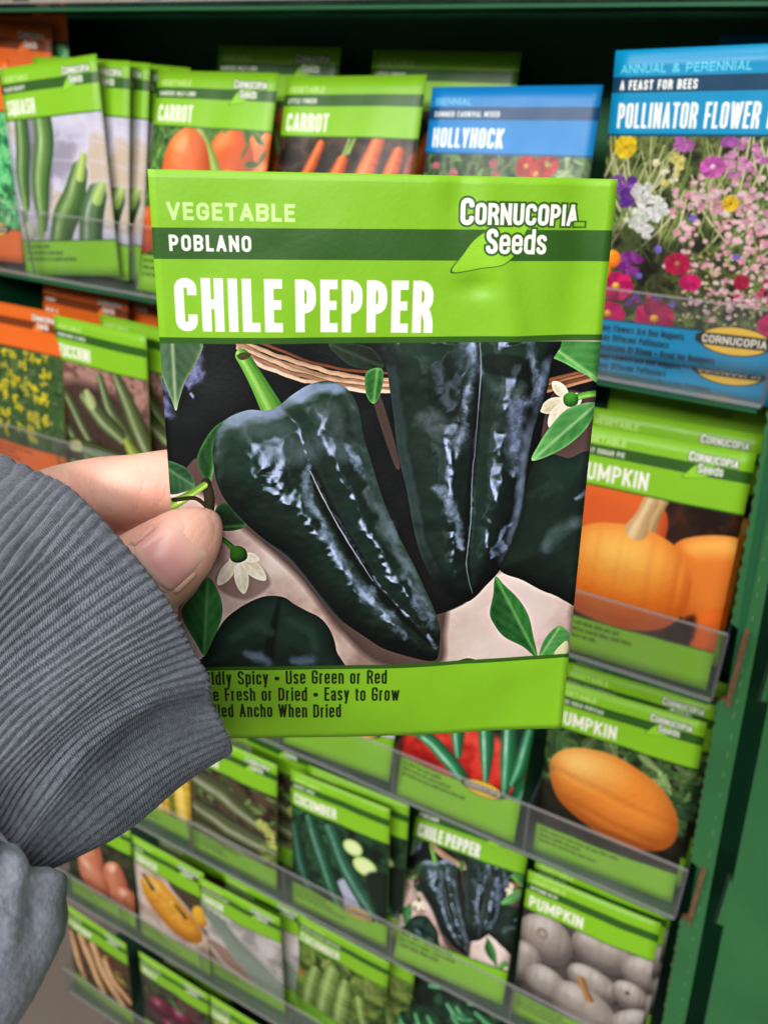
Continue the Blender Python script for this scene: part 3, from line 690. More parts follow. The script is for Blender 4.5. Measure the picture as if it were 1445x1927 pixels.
def art_carrot(w):
    A = Art(w); A.field(VT, VB, [(26, 50, 20), (58, 100, 40), (96, 140, 62), (40, 70, 28)], 9, 8, 5); A.clip = (VT, VB)
    A.leaves(26, 0, 22, 36, 90, 6, [(70, 120, 50), (110, 160, 70)], 4); A.leaves(16, 60, 100, 34, 60, 5, [(80, 130, 60), (50, 96, 40)], 5)
    o, d, l = (236, 112, 44), (140, 48, 14), (250, 166, 104)
    A.solid(ell(98, 50, 16, 18), o, d, l, R=14); A.solid(ell(70, 56, 20, 22), (226, 100, 40), d, l, R=16)
    A.tube([(42,36),(55,52),(62,64)], [3,3,4.5], (150, 180, 80), (80, 110, 40), (190, 210, 130))
    A.solid([(14,58),(20,42),(34,35),(48,44),(58,66),(62,90),(50,118),(24,118),(16,90)], o, d, l, R=18, spec=.25, sp=20, bump=.6, cell=5)
    A.solid([(60,70),(70,60),(82,66),(88,90),(84,118),(62,118),(56,92)], (238, 118, 52), d, l, R=14, spec=.25)
    A.solid([(88,66),(104,56),(110,118),(88,118)], (228, 96, 38), d, l, R=12)
    A.leaves(10, 62, 96, 34, 56, 5, [(90, 140, 60), (60, 110, 44)], 9)
    A.solid(ell(4, 104, 12, 16), (230, 100, 40), d, l, R=12)
    header(A, 'green', 'VEGETABLE', 'DANVERS HALF-LONG', 'CARROT', tw=31, seed=3); return A
def art_carrot2(w):
    A = Art(w); A.field(VT, VB, [(22, 16, 12), (48, 34, 26), (78, 56, 42), (34, 24, 18)], 12, 9, 5); A.clip = (VT, VB)
    o, d, l = (232, 104, 42), (110, 36, 12), (248, 160, 100)
    A.tube([(54,34),(52,42),(50,50)], [1.2,1.6,2.4], (150, 180, 90), (70, 100, 40)); A.tube([(58,34),(54,44)], [1,1.4], (160, 190, 100), (80, 110, 40))
    A.tube([(32,40),(25,58),(14,80),(6,100)], [3.2,5,5,3], o, d, l, rings=.25, seed=2)
    A.tube([(50,50),(46,64),(36,90),(28,112)], [4.5,6.4,6,3], o, d, l, rings=.25, seed=3)
    A.tube([(74,37),(68,56),(60,84),(52,116)], [4.5,6.5,6.5,4], o, d, l, rings=.25, seed=4)
    A.tube([(88,44),(84,60),(78,90),(74,118)], [4.4,6,6,4], (226, 96, 40), d, l, rings=.25, seed=5)
    A.tube([(98,46),(95,70),(93,110)], [3,5,4], (150, 70, 42), (60, 24, 14), rings=.25, seed=6)
    header(A, 'green', 'VEGETABLE', 'LITTLE FINGER', 'CARROT', tw=32, lg=False, seed=4); return A
def art_holly(w):
    A = Art(w); A.field(VT, VB, [(34, 50, 30), (66, 92, 56), (104, 132, 84), (60, 64, 58)], 8, 10, 5); A.clip = (VT, VB)
    A.leaves(46, 0, 100, 36, 117, 5.5, [(96, 140, 74), (140, 176, 100), (60, 96, 50)], 12)
    for i, (x, y, r) in enumerate([(70,45,8),(64,41,6),(76,40,6),(30,80,9),(78,86,10),(52,100,9)]): A.flower(x, y, r, (214, 46, 40), (130, 16, 20), (240, 190, 80), 6, 40+i, .6)
    for i, (x, y) in enumerate([(8,42),(20,46),(12,52),(44,40),(46,46),(4,60),(88,60)]): A.flower(x, y, 2.6, (204, 120, 130), (140, 50, 70), None, 5, 60+i, .5)
    A.leaves(14, 76, 96, 36, 50, 4, [(150, 180, 120), (120, 160, 90)], 17)
    header(A, 'blue', 'BIENNIAL', 'SUMMER CARNIVAL MIXED', 'HOLLYHOCK', tw=44, lg=False, kw=23, seed=5); return A
def art_pollinator(w):
    A = Art(w); A.field(VT, 122, [(24, 28, 14), (60, 70, 32), (110, 124, 64), (50, 58, 30)], 6, 14, 5); A.clip = (VT, 121)
    r = np.random.default_rng(5)
    for i in range(120):
        x, y = r.uniform(-4, 104), r.uniform(30, 66); a = r.uniform(-.5, .5); L = r.uniform(14, 30)
        c = [(190, 196, 130), (150, 166, 90), (110, 140, 66), (216, 214, 164)][r.integers(4)]
        A.tube([(x, y), (x + math.sin(a)*L*.5, y + L*.5), (x + math.sin(a*1.6)*L, y + L)], [.35,.5,.3], c, tuple(int(v*.6) for v in c))
    for i in range(60):
        x, y = r.uniform(0, 100), r.uniform(70, 116); a = r.uniform(-.7, .7); L = r.uniform(8, 22)
        c = [(110, 140, 70), (84, 120, 54), (150, 170, 100)][r.integers(3)]
        A.tube([(x, y), (x + math.sin(a)*L*.5, y - L*.5), (x + math.sin(a*1.6)*L, y - L)], [.35,.45,.3], c, tuple(int(v*.5) for v in c))
    A.shape([(4,80),(20,76),(34,84),(30,110),(10,112)], (16, 14, 10), soft=12, alpha=.4); A.shape([(30,86),(60,84),(66,108),(36,112)], (20, 18, 12), soft=12, alpha=.35)
    def cluster(x, y, rad, n, size, cols, seed, pet=5):
        q = np.random.default_rng(seed)
        for j in range(n):
            a = q.uniform(0, 6.28); d = rad * math.sqrt(q.uniform(0, 1)); c = cols[q.integers(len(cols))]
            A.flower(x + d*math.cos(a), y + d*math.sin(a)*.9, size*q.uniform(.7, 1.2), c, tuple(int(v*.6) for v in c), None, pet, seed*31 + j, .5)
    pk = [(236, 190, 200), (244, 214, 214), (214, 150, 168)]; wh = [(250, 250, 246), (232, 232, 228)]
    pu = [(124, 60, 170), (96, 40, 150), (150, 90, 190)]; mg = (222, 30, 110); mgd = (150, 10, 70)
    cluster(36, 38, 3.5, 6, 2.4, [(200, 110, 190)], 2); cluster(56, 37, 3, 5, 2.2, [(180, 90, 180)], 3)
    cluster(10, 56, 5.5, 20, 2.3, pu, 4); cluster(12, 64, 3, 8, 2, pu, 6)
    cluster(20, 60, 4.5, 20, 2.0, wh, 7); cluster(25, 66, 6.5, 34, 2.0, wh, 8); cluster(17, 72, 4, 14, 1.8, [(236, 240, 224), (214, 222, 200)], 9); cluster(22, 77, 4, 14, 1.8, [(240, 236, 230)], 10)
    cluster(3, 60, 2.4, 7, 1.8, pu, 11)
    for i in range(190): 
        x, y = r.uniform(34, 100), r.uniform(58, 94)
        A.flower(x, y, r.uniform(.8, 1.8), pk[r.integers(3)], (180, 110, 130), None, 5, 300+i, .5)
    for i in range(200):
        x, y = r.uniform(44, 100), r.uniform(84, 118); c = [(214, 206, 150), (236, 196, 196), (196, 190, 120), (150, 150, 80)][r.integers(4)]
        A.solid(ell(x, y, r.uniform(.5, 1.0), r.uniform(.5, 1.0), 7), c, tuple(int(v*.5) for v in c), R=1)
    cluster(70, 62, 14, 60, 1.6, pk, 71); cluster(88, 66, 12, 50, 1.6, pk + wh, 72); cluster(50, 60, 10, 30, 1.5, pk, 73); cluster(62, 46, 10, 22, 1.8, [(206, 120, 190), (230, 160, 200)], 74); cluster(84, 44, 8, 18, 1.9, [(220, 60, 120), (200, 110, 190)], 75); cluster(30, 50, 8, 14, 1.5, [(236, 220, 120), (250, 240, 200)], 76); cluster(60, 106, 12, 40, 1.3, pk, 77); cluster(78, 100, 10, 36, 1.3, pk + [(222, 40, 110)], 78); cluster(26, 112, 8, 18, 1.6, [(200, 40, 110), (120, 60, 160)], 79)
    cluster(17, 92, 5.5, 22, 2.0, [(130, 30, 130), (150, 60, 160)], 12); cluster(92, 60, 5, 14, 2.6, [(150, 100, 200), (170, 120, 210)], 13); cluster(84, 58, 3, 8, 2.2, [(150, 100, 200)], 14)
    for i, (x, y, rd, c, d, e) in enumerate([(9,40,5.2,(240,214,40),(180,140,10),(214,170,20)),(60,63,3.6,(240,206,40),(170,130,10),(190,120,20)),(50,48,5.5,(222,110,190),(150,50,130),(250,220,240)),
            (11,104,8.6,mg,mgd,(250,200,60)),(8,118,8.6,mg,mgd,(250,190,60)),(32,118,9.5,(204,24,96),(130,8,60),(250,190,60)),(40,91,6,(206,30,80),(130,10,50),(200,120,60)),(47,99,5,mg,mgd,None),
            (88,54,10,(216,34,70),(140,10,40),(240,170,60)),(92,74,7,(226,60,130),(150,20,80),(240,190,60)),(90,102,8,(214,36,120),(140,12,70),(240,180,60)),(88,116,8,mg,mgd,(240,180,60)),(70,97,3.4,(190,30,70),(110,10,40),None)]):
        A.flower(x, y, rd, c, d, e, 8, 500+i, .44)
    for i, (x, y) in enumerate([(8,91),(3.5,97)]): A.solid(ell(x, y, 4.2, 4.2), (250, 150, 30), (200, 80, 10), (255, 190, 60), R=3)
    for i, (x, y) in enumerate([(44,70),(30,85),(22,98),(84,70),(88,80),(66,86),(40,110)]): A.flower(x, y, 1.8, (130, 110, 200), (80, 60, 150), None, 5, 700+i, .5)
    header(A, 'cyan', 'ANNUAL & PERENNIAL', 'A FEAST FOR BEES', 'POLLINATOR FLOWER BLEND', ['Many Flowers Are Bee Magnets', 'Many Different Pollinators', 'Succession Of Bloom \u2022 Great for Bouquets'], tw=84, lg=False, kw=57, vb=121.0, ttf=.125)
    A.rect(0, 10.8, 100, 17.4, THEMES['cyan'][1]); text(A, 'A FEAST FOR BEES', 3.6, 16.3, 4.0, (252, 250, 246), wf=.52, tf=.2, gap=.5, width=35)
    oval(A, 71, 124.5, 16, 6.6); return A
def art_parsley(w):
    A = Art(w); A.field(VT, VB, [(20, 90, 50), (60, 160, 90), (130, 214, 140), (40, 120, 70)], 7, 15, 5); A.clip = (VT, VB)
    A.leaves(70, 0, 100, 36, 116, 7, [(90, 190, 110), (60, 150, 84), (150, 224, 150)], 6)
    header(A, 'orange', 'HERB', 'MOSS CURLED', 'PARSLEY', ov=True, tw=36, kw=13); return A
def art_dill(w):
    A = Art(w); A.field(VT, VB, [(36, 60, 30), (66, 96, 44), (44, 70, 40), (84, 104, 60)], 8, 16, 5); A.clip = (VT, VB)
    A.leaves(30, 0, 100, 36, 117, 5, [(70, 104, 50), (90, 124, 60)], 3)
    r = np.random.default_rng(8)
    for i in range(64):
        x, y = r.uniform(0, 84), r.uniform(36, 112); c = [(226, 206, 40), (204, 190, 34), (190, 180, 60)][r.integers(3)]
        for j in range(9):
            a, q = r.uniform(0, 6.28), r.uniform(0, 4.4)
            A.solid(ell(x + q*math.cos(a), y + q*math.sin(a), 1.5, 1.4, 6), c, tuple(int(v*.55) for v in c), R=1.2)
    header(A, 'orange', 'HERB', 'BOUQUET', 'DILL', tw=18, kw=13, seed=7); return A
def art_zucchini(w):
    A = Art(w); A.field(VT, VB, [(100, 64, 58), (150, 108, 98), (180, 138, 126), (120, 82, 72)], 7, 17, 5); A.clip = (VT, VB)
    for i in range(26): A.tube([(0, 36+i*2.6), (50, 34+i*2.9), (100, 40+i*2.8)], [.5]*3, (178, 136, 124), (104, 68, 60), alpha=.55, rough=2, seed=i)
    A.shape([(0,60),(50,50),(100,70),(100,118),(0,118)], (40, 26, 22), soft=14, alpha=.75)
    c, d, l = (92, 112, 58), (26, 28, 16), (176, 186, 140)
    for i, (p, q) in enumerate([([(8,62),(24,82),(44,108)], [5,6.5,5]), ([(4,88),(16,100),(30,112)], [4,6,5]), ([(50,42),(62,66),(78,84)], [4,5.5,6]), ([(70,40),(84,66),(98,92)], [5,8,8]), ([(34,62),(52,74),(70,86)], [7,9,7])]):
        A.tube(p, q, c, d, l, stripes=.45, spec=.45, seed=20+i)
    A.tube([(78,90),(84,98),(92,106)], [4,6.5,7], (150, 170, 70), (60, 74, 24), (206, 206, 96)); A.tube([(36,58),(40,64)], [4,6], (190, 200, 140), (90, 104, 50))
    A.tube([(12,106),(40,106),(70,108),(92,110)], [5,8,8,6], (98, 118, 66), (30, 36, 18), (176, 190, 156), stripes=.4, spec=.5, seed=33)
    A.tube([(2,110),(20,106)], [3.4,5.5], (206, 210, 150), (110, 116, 60))
    header(A, 'green', 'VEGETABLE', 'GREEN GRAY & GOLD', 'ZUCCHINI', tw=36, lg=False, seed=8); return A
def art_pie(w):
    A = Art(w); A.field(VT, VB, [(40, 18, 10), (70, 34, 18), (30, 14, 8)], 20, 18, 4); A.clip = (VT, VB)
    o, d, l = (240, 130, 36), (170, 66, 10), (252, 196, 96)
    A.solid([(-10,34),(30,28),(58,40),(60,64),(40,76),(10,74),(-8,64)], (226, 98, 34), (120, 34, 8), R=16, L=(.1,-.5,.8))
    A.solid([(66,64),(80,52),(104,50),(116,70),(114,110),(92,112),(74,96)], (242, 140, 50), (180, 70, 14), l, R=18, L=(-.1,-.7,.7))
    A.solid([(86,100),(104,92),(114,112),(104,124),(88,124)], (238, 112, 34), (160, 56, 10), R=12)
    A.tube([(56,34),(52,46),(48,56)], [4.4,4.8,8], (214, 178, 120), (130, 96, 56), (240, 214, 164), stripes=.7, seed=4)
    A.solid([(-1,90),(3,72),(16,60),(34,55),(52,55),(68,61),(79,75),(81,92),(75,108),(60,118),(36,120),(14,116),(3,106)], o, d, R=28, L=(-.05,-.55,.8), ribs=pumpkin_ribs(40,88,42,7,1.7,0), amb=.3, bump=.5, cell=3, light=(254, 204, 100), tone=lambda x, y: np.clip(1.15 - np.hypot((x-38)/42, (y-72)/26), 0, 1)*.8)
    A.tube([(50,38),(47,48),(45,56)], [4.6,4.4,6.6], (222, 186, 130), (150, 110, 66), (244, 220, 176), stripes=.7, seed=5)
    A.shape([(76,108),(86,100),(86,118),(70,118)], (36, 18, 14), soft=4, alpha=.85)
    header(A, 'green', 'VEGETABLE', 'EARLY SUGAR PIE', 'PUMPKIN', tw=43, seed=9); return A
def art_oblong(w):
    A = Art(w); A.field(VT, VB, [(16, 24, 12), (40, 66, 32), (80, 112, 58), (24, 34, 18)], 9, 19, 5); A.clip = (VT, VB)
    A.leaves(40, 0, 100, 36, 80, 10, [(60, 96, 50), (100, 136, 76), (130, 160, 96)], 8, .5); A.leaves(10, 84, 104, 60, 110, 12, [(70, 110, 70)], 9)
    A.shape([(0,80),(100,90),(100,118),(0,118)], (24, 18, 14), soft=12, alpha=.85)
    A.solid([(5,70),(9,56),(22,47),(42,44),(64,48),(82,58),(93,74),(95,92),(88,104),(72,110),(50,109),(28,102),(12,90)], (234, 142, 52), (140, 62, 14), R=26, L=(-.25,-.6,.75), bump=.5, cell=3, amb=.25, seed=9, ribs=lambda x, y: -.9*np.abs(np.cos(((y - 76) - (x - 49)*.16)*.16))**8, light=(242, 190, 104), tone=lambda x, y: np.clip(1.15 - np.hypot((x-26)/34, (y-58)/20), 0, 1))
    A.shape(ell(7, 70, 1.6, 2.4), (150, 110, 60))
    header(A, 'green', 'VEGETABLE', 'KAKAI GOLD PEPITAS', 'PUMPKIN', tw=43, seed=10); return A
def art_jalapeno(w):
    A = Art(w); A.field(VT, VB, [(150, 20, 16), (200, 44, 34), (220, 70, 52)], 14, 20, 4); A.clip = (VT, VB)
    A.shape([(-4,34),(104,34),(104,74),(60,66),(-4,70)], (8, 34, 22), soft=10)
    g, d, l = (30, 120, 66), (6, 38, 24), (150, 214, 190)
    for i, (p, q) in enumerate([([(14,40),(10,60),(6,80)], [4.6,5.4,3]), ([(40,50),(44,72),(48,92)], [5.2,6,3]), ([(62,50),(68,76),(72,104)], [5.2,6,2.4]), ([(82,54),(86,84),(88,112)], [5.2,6.2,2.4]), ([(98,60),(96,86),(92,100)], [4.6,5.4,2.4])]):
        A.tube(p, q, g, d, l, spec=.9, seed=40+i)
    A.tube([(14,88),(30,92),(50,106),(64,124)], [4.6,6.2,6.2,4.6], (40, 136, 76), d, l, spec=1, seed=50); A.tube([(0,92),(14,88)], [2,3], (60, 140, 70), d)
    A.tube([(96,112),(100,100)], [5,6], g, d, l, spec=.8)
    header(A, 'green', 'VEGETABLE', 'EARLY', 'JALAPENO', ov=True, tw=48, seed=11, vb=112); return A
def art_radish(w):
    A = Art(w); A.field(VT, VB, [(120, 120, 124), (176, 176, 180), (208, 208, 212)], 12, 22, 4); A.clip = (VT, VB)
    A.leaves(50, 0, 100, 36, 100, 8, [(50, 110, 60), (30, 80, 44)], 11)
    for i, (x, y) in enumerate([(30,96),(56,104),(86,92)]): A.solid(ell(x, y, 14, 12), (226, 228, 230), (120, 126, 130), R=11, spec=.4)
    header(A, 'green', 'VEGETABLE', 'LONG KEEPER', 'TURNIP', ov=True, tw=31, seed=12, vb=110); return A
def art_zuc2(w):
    A = Art(w); A.field(VT, VB, [(40, 30, 24), (84, 66, 48), (60, 70, 40)], 10, 23, 4); A.clip = (VT, VB)
    A.leaves(24, 0, 100, 36, 70, 8, [(90, 130, 60), (120, 156, 80)], 12)
    for i, (p, q) in enumerate([([(-4,52),(36,58),(80,74)], [9,12,7]), ([(10,88),(50,92),(92,98)], [9,12,10]), ([(-4,110),(40,112),(80,118)], [7,9,8])]):
        A.tube(p, q, (104, 114, 74), (24, 28, 16), (170, 172, 140), stripes=.4, spec=.5, seed=60+i)
    for i, (x, y) in enumerate([(84,74),(92,80),(96,92)]): A.flower(x, y, 7, (220, 224, 130), (140, 150, 60), None, 5, 40+i, .4)
    A.leaves(9, 84, 100, 90, 116, 6, [(130, 160, 70)], 13)
    header(A, 'green', 'VEGETABLE', 'COCOZELLE BUSH', 'SQUASH', tw=31, seed=13); return A
def art_cucumber(w):
    A = Art(w); A.field(VT, VB, [(12, 24, 16), (24, 50, 32), (40, 76, 48)], 9, 24, 4); A.clip = (VT, VB)
    A.leaves(30, 0, 50, 36, 116, 9, [(30, 80, 48), (44, 104, 60)], 14)
    A.shape([(50,96),(64,88),(74,118),(50,118)], (176, 178, 200), soft=3); 
    g, d, l = (34, 96, 66), (8, 26, 18), (110, 160, 140)
    A.tube([(22,44),(34,78),(50,112)], [7,8.5,8], g, d, l, rings=.2, spec=.4, seed=3); A.tube([(44,46),(62,78),(88,114)], [8,9.5,9], (40, 104, 74), d, l, rings=.2, spec=.4, seed=4); A.tube([(4,60),(10,90),(20,118)], [6,7,7], (30, 84, 60), d, l, seed=5)
    for x, y, r in ((66,52,10),(78,66,12)):
        A.shape(ell(x, y, r, r*.8), (60, 110, 40)); A.shape(ell(x, y, r*.92, r*.72), (212, 232, 150)); A.shape(ell(x, y, r*.6, r*.46), (226, 240, 176))
    A.shape([(80,74),(104,70),(104,118),(92,118)], (14, 34, 24), soft=4)
    header(A, 'green', 'VEGETABLE', 'MARKET MORE', 'CUCUMBER', ov=True, tw=44, lg=False, seed=14); return A
def art_autumn(w):
    A = Art(w); A.field(VT, VB, [(44, 38, 36), (80, 70, 66), (56, 48, 46)], 14, 25, 4); A.clip = (VT, VB)
    c, d, l = (176, 164, 156), (70, 60, 58), (206, 198, 194)
    for i, (x, y, rx, ry) in enumerate([(64,44,24,18),(96,50,18,16),(20,56,22,22),(60,76,20,14),(88,74,14,12),(2,88,16,22),(26,98,18,18),(58,108,30,24),(94,100,14,20)]):
        A.solid(ell(x, y, rx, ry, rot=.1*i), c, d, l, R=min(rx, ry)*.95, L=(-.2,-.6,.75), ribs=pumpkin_ribs(x, y, rx, 5, .5, 0), bump=.6, cell=4, seed=i, amb=.2)
    A.shape(ell(17, 52, 4.5, 5), (130, 116, 104)); A.shape(ell(17, 52, 2.4, 2.8), (170, 156, 140)); A.shape(ell(86, 72, 1.6, 1.4), (50, 40, 36))
    A.tube([(52,76),(56,84),(60,92)], [3.4,2.6,3.4], (176, 122, 70), (84, 50, 24), (210, 160, 100), stripes=.6)
    header(A, 'green', 'VEGETABLE', 'AUTUMN BLUE', 'PUMPKIN', tw=43, lg=False, seed=15); return A
def art_onion(w):
    A = Art(w); A.field(VT, VB, [(30, 28, 20), (60, 66, 40)], 10, 26, 4); A.clip = (VT, VB)
    c, d, l = (214, 130, 96), (130, 60, 36), (244, 190, 160)
    A.solid([(30,50),(50,44),(60,70),(56,96),(30,96),(18,80)], c, d, l, R=16, spec=.5); A.solid([(60,70),(80,56),(92,80),(88,110),(66,112)], c, d, l, R=15, spec=.5)
    A.solid([(20,78),(40,72),(62,84),(66,108),(46,118),(22,112)], (220, 140, 104), d, l, R=20, spec=.6); A.solid(ell(90, 104, 16, 18), (206, 122, 88), d, l, R=14, spec=.4)
    A.tube([(44,40),(42,58)], [3,6], (214, 160, 110), d)
    header(A, 'green', 'VEGETABLE', 'YELLOW SWEET', 'ONION', tw=27, seed=16); return A
def art_yellow(w):
    A = Art(w); A.field(VT, VB, [(176, 150, 136), (206, 184, 170), (222, 204, 194)], 16, 27, 4); A.clip = (VT, VB)
    A.shape([(50,36),(104,36),(104,70),(80,60)], (70, 60, 40), soft=6)
    A.solid([(8,62),(16,48),(40,44),(70,58),(90,80),(92,98),(74,108),(44,100),(18,84)], (236, 168, 44), (150, 84, 14), (250, 206, 104), R=20, bump=2.4, cell=10, seed=4, spec=.4)
    A.tube([(14,48),(26,60)], [2.4,3.4], (60, 60, 30), (24, 24, 12)); A.tube([(60,64),(72,74)], [2,3], (70, 64, 30), (30, 26, 12)); A.tube([(70,44),(88,70),(98,84)], [1.4,1.8,2], (70, 52, 24), (34, 24, 12))
    A.solid(ell(92, 62, 10, 14), (244, 190, 50), (180, 110, 20), R=9)
    header(A, 'green', 'VEGETABLE', 'SUMMER', 'SQUASH', tw=31, seed=17); return A
def art_leek(w):
    A = Art(w); A.field(VT, VB, [(150, 144, 140), (190, 184, 180), (206, 200, 198)], 16, 28, 4); A.clip = (VT, VB)
    A.shape([(0,90),(40,84),(90,118),(0,118)], (150, 120, 104), soft=6)
    for i in range(26):
        o = i * 3.4; c = [(70, 96, 76), (40, 66, 50), (110, 132, 104), (214, 218, 208)][(i*7) % 4]
        A.tube([(-16+o*.6, 36+o*.1), (20+o*.8, 66+o*.22), (64+o*.7, 112+o*.1), (90+o*.6, 134)], [1.6,1.6,1.8,1.6], c, tuple(int(v*.4) for v in c), (206, 214, 200), seed=i)
    for i in range(7): A.tube([(2+i*5, 92+i*3), (20+i*7, 108+i*2)], [1.6,2.2], (220, 212, 200), (140, 120, 110))
    header(A, 'green', 'VEGETABLE', 'EVERGREEN BUNCHING', 'ONION', tw=27, seed=18); return A
def art_cuc2(w):
    A = Art(w); A.field(VT, VB, [(40, 60, 20), (84, 112, 40), (120, 146, 60)], 8, 29, 4); A.clip = (VT, VB)
    A.leaves(44, 0, 100, 36, 116, 9, [(120, 150, 60), (90, 124, 44), (160, 180, 90)], 19, .5)
    for i, (x, y) in enumerate([(6,78),(80,82),(88,104),(76,116)]): A.flower(x, y, 5, (214, 140, 50), (150, 80, 20), None, 5, 80+i, .45)
    for i, (p, q) in enumerate([([(24,64),(20,90),(16,118)], [7,9,8]), ([(42,54),(38,86),(34,120)], [8,10,10]), ([(58,60),(56,92),(54,120)], [7,9,9]), ([(74,70),(80,96),(86,118)], [5,6,6])]):
        A.tube(p, q, (140, 170, 84), (50, 74, 24), (196, 214, 150), rings=.4, stripes=.3, seed=70+i)
    header(A, 'green', 'VEGETABLE', 'BOSTON PICKLING IMPROVED', 'CUCUMBER', tw=44, lg=False, seed=19); return A
def art_greenchili(w):
    A = Art(w); A.field(VT, VB, [(10, 20, 14), (20, 44, 28), (40, 80, 50)], 9, 30, 4); A.clip = (VT, VB)
    r = np.random.default_rng(9)
    for i in range(26):
        x, y, a = r.uniform(0, 100), r.uniform(40, 112), r.uniform(-.8, .8); L = r.uniform(16, 30)
        A.tube([(x - L*math.cos(a)*.5, y - L*math.sin(a)*.5), (x, y + 3), (x + L*math.cos(a)*.5, y + L*math.sin(a)*.5)], [2.4,3.2,.8], (60, 150, 84), (10, 50, 28), (160, 220, 170), spec=.8, seed=i)
    header(A, 'green', 'VEGETABLE', 'SERRANO', 'CHILE PEPPER', tw=56, seed=20); return A
def art_parsnip(w):
    A = Art(w); A.field(VT, VB, [(50, 34, 22), (90, 64, 44), (60, 44, 30)], 8, 31, 4); A.clip = (VT, VB)
    A.leaves(14, 50, 100, 36, 90, 7, [(150, 40, 40), (190, 160, 60), (80, 110, 50)], 21)
    for i, (p, q) in enumerate([([(4,48),(10,80),(20,116)], [6,7,4]), ([(24,40),(36,74),(54,112)], [7,8,6]), ([(44,42),(58,74),(84,116)], [7,8.5,6]), ([(64,54),(76,80),(98,104)], [5,6,4])]):
        A.tube(p, q, (226, 178, 128), (130, 84, 50), (246, 216, 176), rings=.3, seed=90+i)
    header(A, 'green', 'VEGETABLE', 'ALL AMERICAN', 'PARSNIP', tw=38, seed=21); return A
def art_beet(w):
    A = Art(w); A.field(VT, VB, [(40, 26, 30), (80, 56, 60), (56, 60, 40)], 10, 32, 4); A.clip = (VT, VB)
    for i, (x, y) in enumerate([(30,76),(62,70),(86,90),(46,104)]): A.solid(ell(x, y, 17, 16), (120, 30, 56), (46, 10, 22), (176, 80, 104), R=15, spec=.4, bump=1, seed=i)
    A.leaves(20, 0, 100, 36, 60, 8, [(70, 120, 60), (130, 40, 60)], 23)
    header(A, 'green', 'VEGETABLE', 'DETROIT DARK RED', 'BEET', tw=22, seed=22); return A
def art_corn(w):
    A = Art(w); A.field(VT, VB, [(60, 80, 30), (110, 130, 50), (150, 160, 80)], 9, 33, 4); A.clip = (VT, VB)
    for i, (p, q) in enumerate([([(20,50),(26,84),(34,118)], [9,12,10]), ([(56,44),(60,80),(66,118)], [10,13,11]), ([(88,54),(92,90),(94,118)], [8,11,10])]):
        A.tube(p, q, (240, 204, 80), (160, 110, 20), (255, 240, 160), rings=.5, stripes=.8, seed=i)
    header(A, 'green', 'VEGETABLE', 'GOLDEN BANTAM', 'CORN', tw=22, seed=23); return A
def art_cream(w):
    A = Art(w); A.field(VT, VB, [(190, 160, 120), (216, 190, 150), (230, 210, 180)], 12, 34, 4); A.clip = (VT, VB)
    A.leaves(20, 0, 100, 36, 90, 8, [(120, 150, 80)], 25)
    header(A, 'green', 'VEGETABLE', 'CALIFORNIA', 'LIMA BEAN', tw=40, seed=24); A.rect(0, VB, 100, 139.4, (222, 196, 150)); return A

def art_plain(w):
    A = Art(w, THEMES['green'][0])
    return A
# ------------------------------------------------------------------ materials
def new_mat(name):
    m = bpy.data.materials.new(name); m.use_nodes = True
    return m, m.node_tree, m.node_tree.nodes['Principled BSDF']
def add_bump(nt, bsdf, scale, strength, dist=0.001, coord='Object', detail=4.0):
    tc = nt.nodes.new('ShaderNodeTexCoord'); nz = nt.nodes.new('ShaderNodeTexNoise'); bp = nt.nodes.new('ShaderNodeBump')
    nz.inputs['Scale'].default_value = scale; nz.inputs['Detail'].default_value = detail
    bp.inputs['Strength'].default_value = strength; bp.inputs['Distance'].default_value = dist
    nt.links.new(tc.outputs[coord], nz.inputs['Vector']); nt.links.new(nz.outputs['Fac'], bp.inputs['Height'])
    nt.links.new(bp.outputs['Normal'], bsdf.inputs['Normal'])
    return nz
def print_mat(name, art, rough=0.36, coat=0.0):
    """printed, lightly varnished paper"""
    m, nt, b = new_mat(name)
    t = nt.nodes.new('ShaderNodeTexImage'); t.image = make_image(name, art); t.interpolation = 'Cubic'; t.extension = 'EXTEND'
    uvn = nt.nodes.new('ShaderNodeUVMap'); uvn.uv_map = 'print'
    nt.links.new(uvn.outputs[0], t.inputs['Vector'])
    nt.links.new(t.outputs['Color'], b.inputs['Base Color'])
    b.inputs['Roughness'].default_value = rough
    b.inputs['Specular IOR Level'].default_value = 0.42
    nz = add_bump(nt, b, 900, 0.12, 0.0003)
    n2 = nt.nodes.new('ShaderNodeTexNoise'); n2.inputs['Scale'].default_value = 60; n2.inputs['Detail'].default_value = 3
    tc = [n for n in nt.nodes if n.type == 'TEX_COORD'][0]
    nt.links.new(tc.outputs['Object'], n2.inputs['Vector'])
    mr = nt.nodes.new('ShaderNodeMapRange'); mr.inputs['To Min'].default_value = rough - .06; mr.inputs['To Max'].default_value = rough + .1
    nt.links.new(n2.outputs['Fac'], mr.inputs['Value']); nt.links.new(mr.outputs[0], b.inputs['Roughness'])
    return m
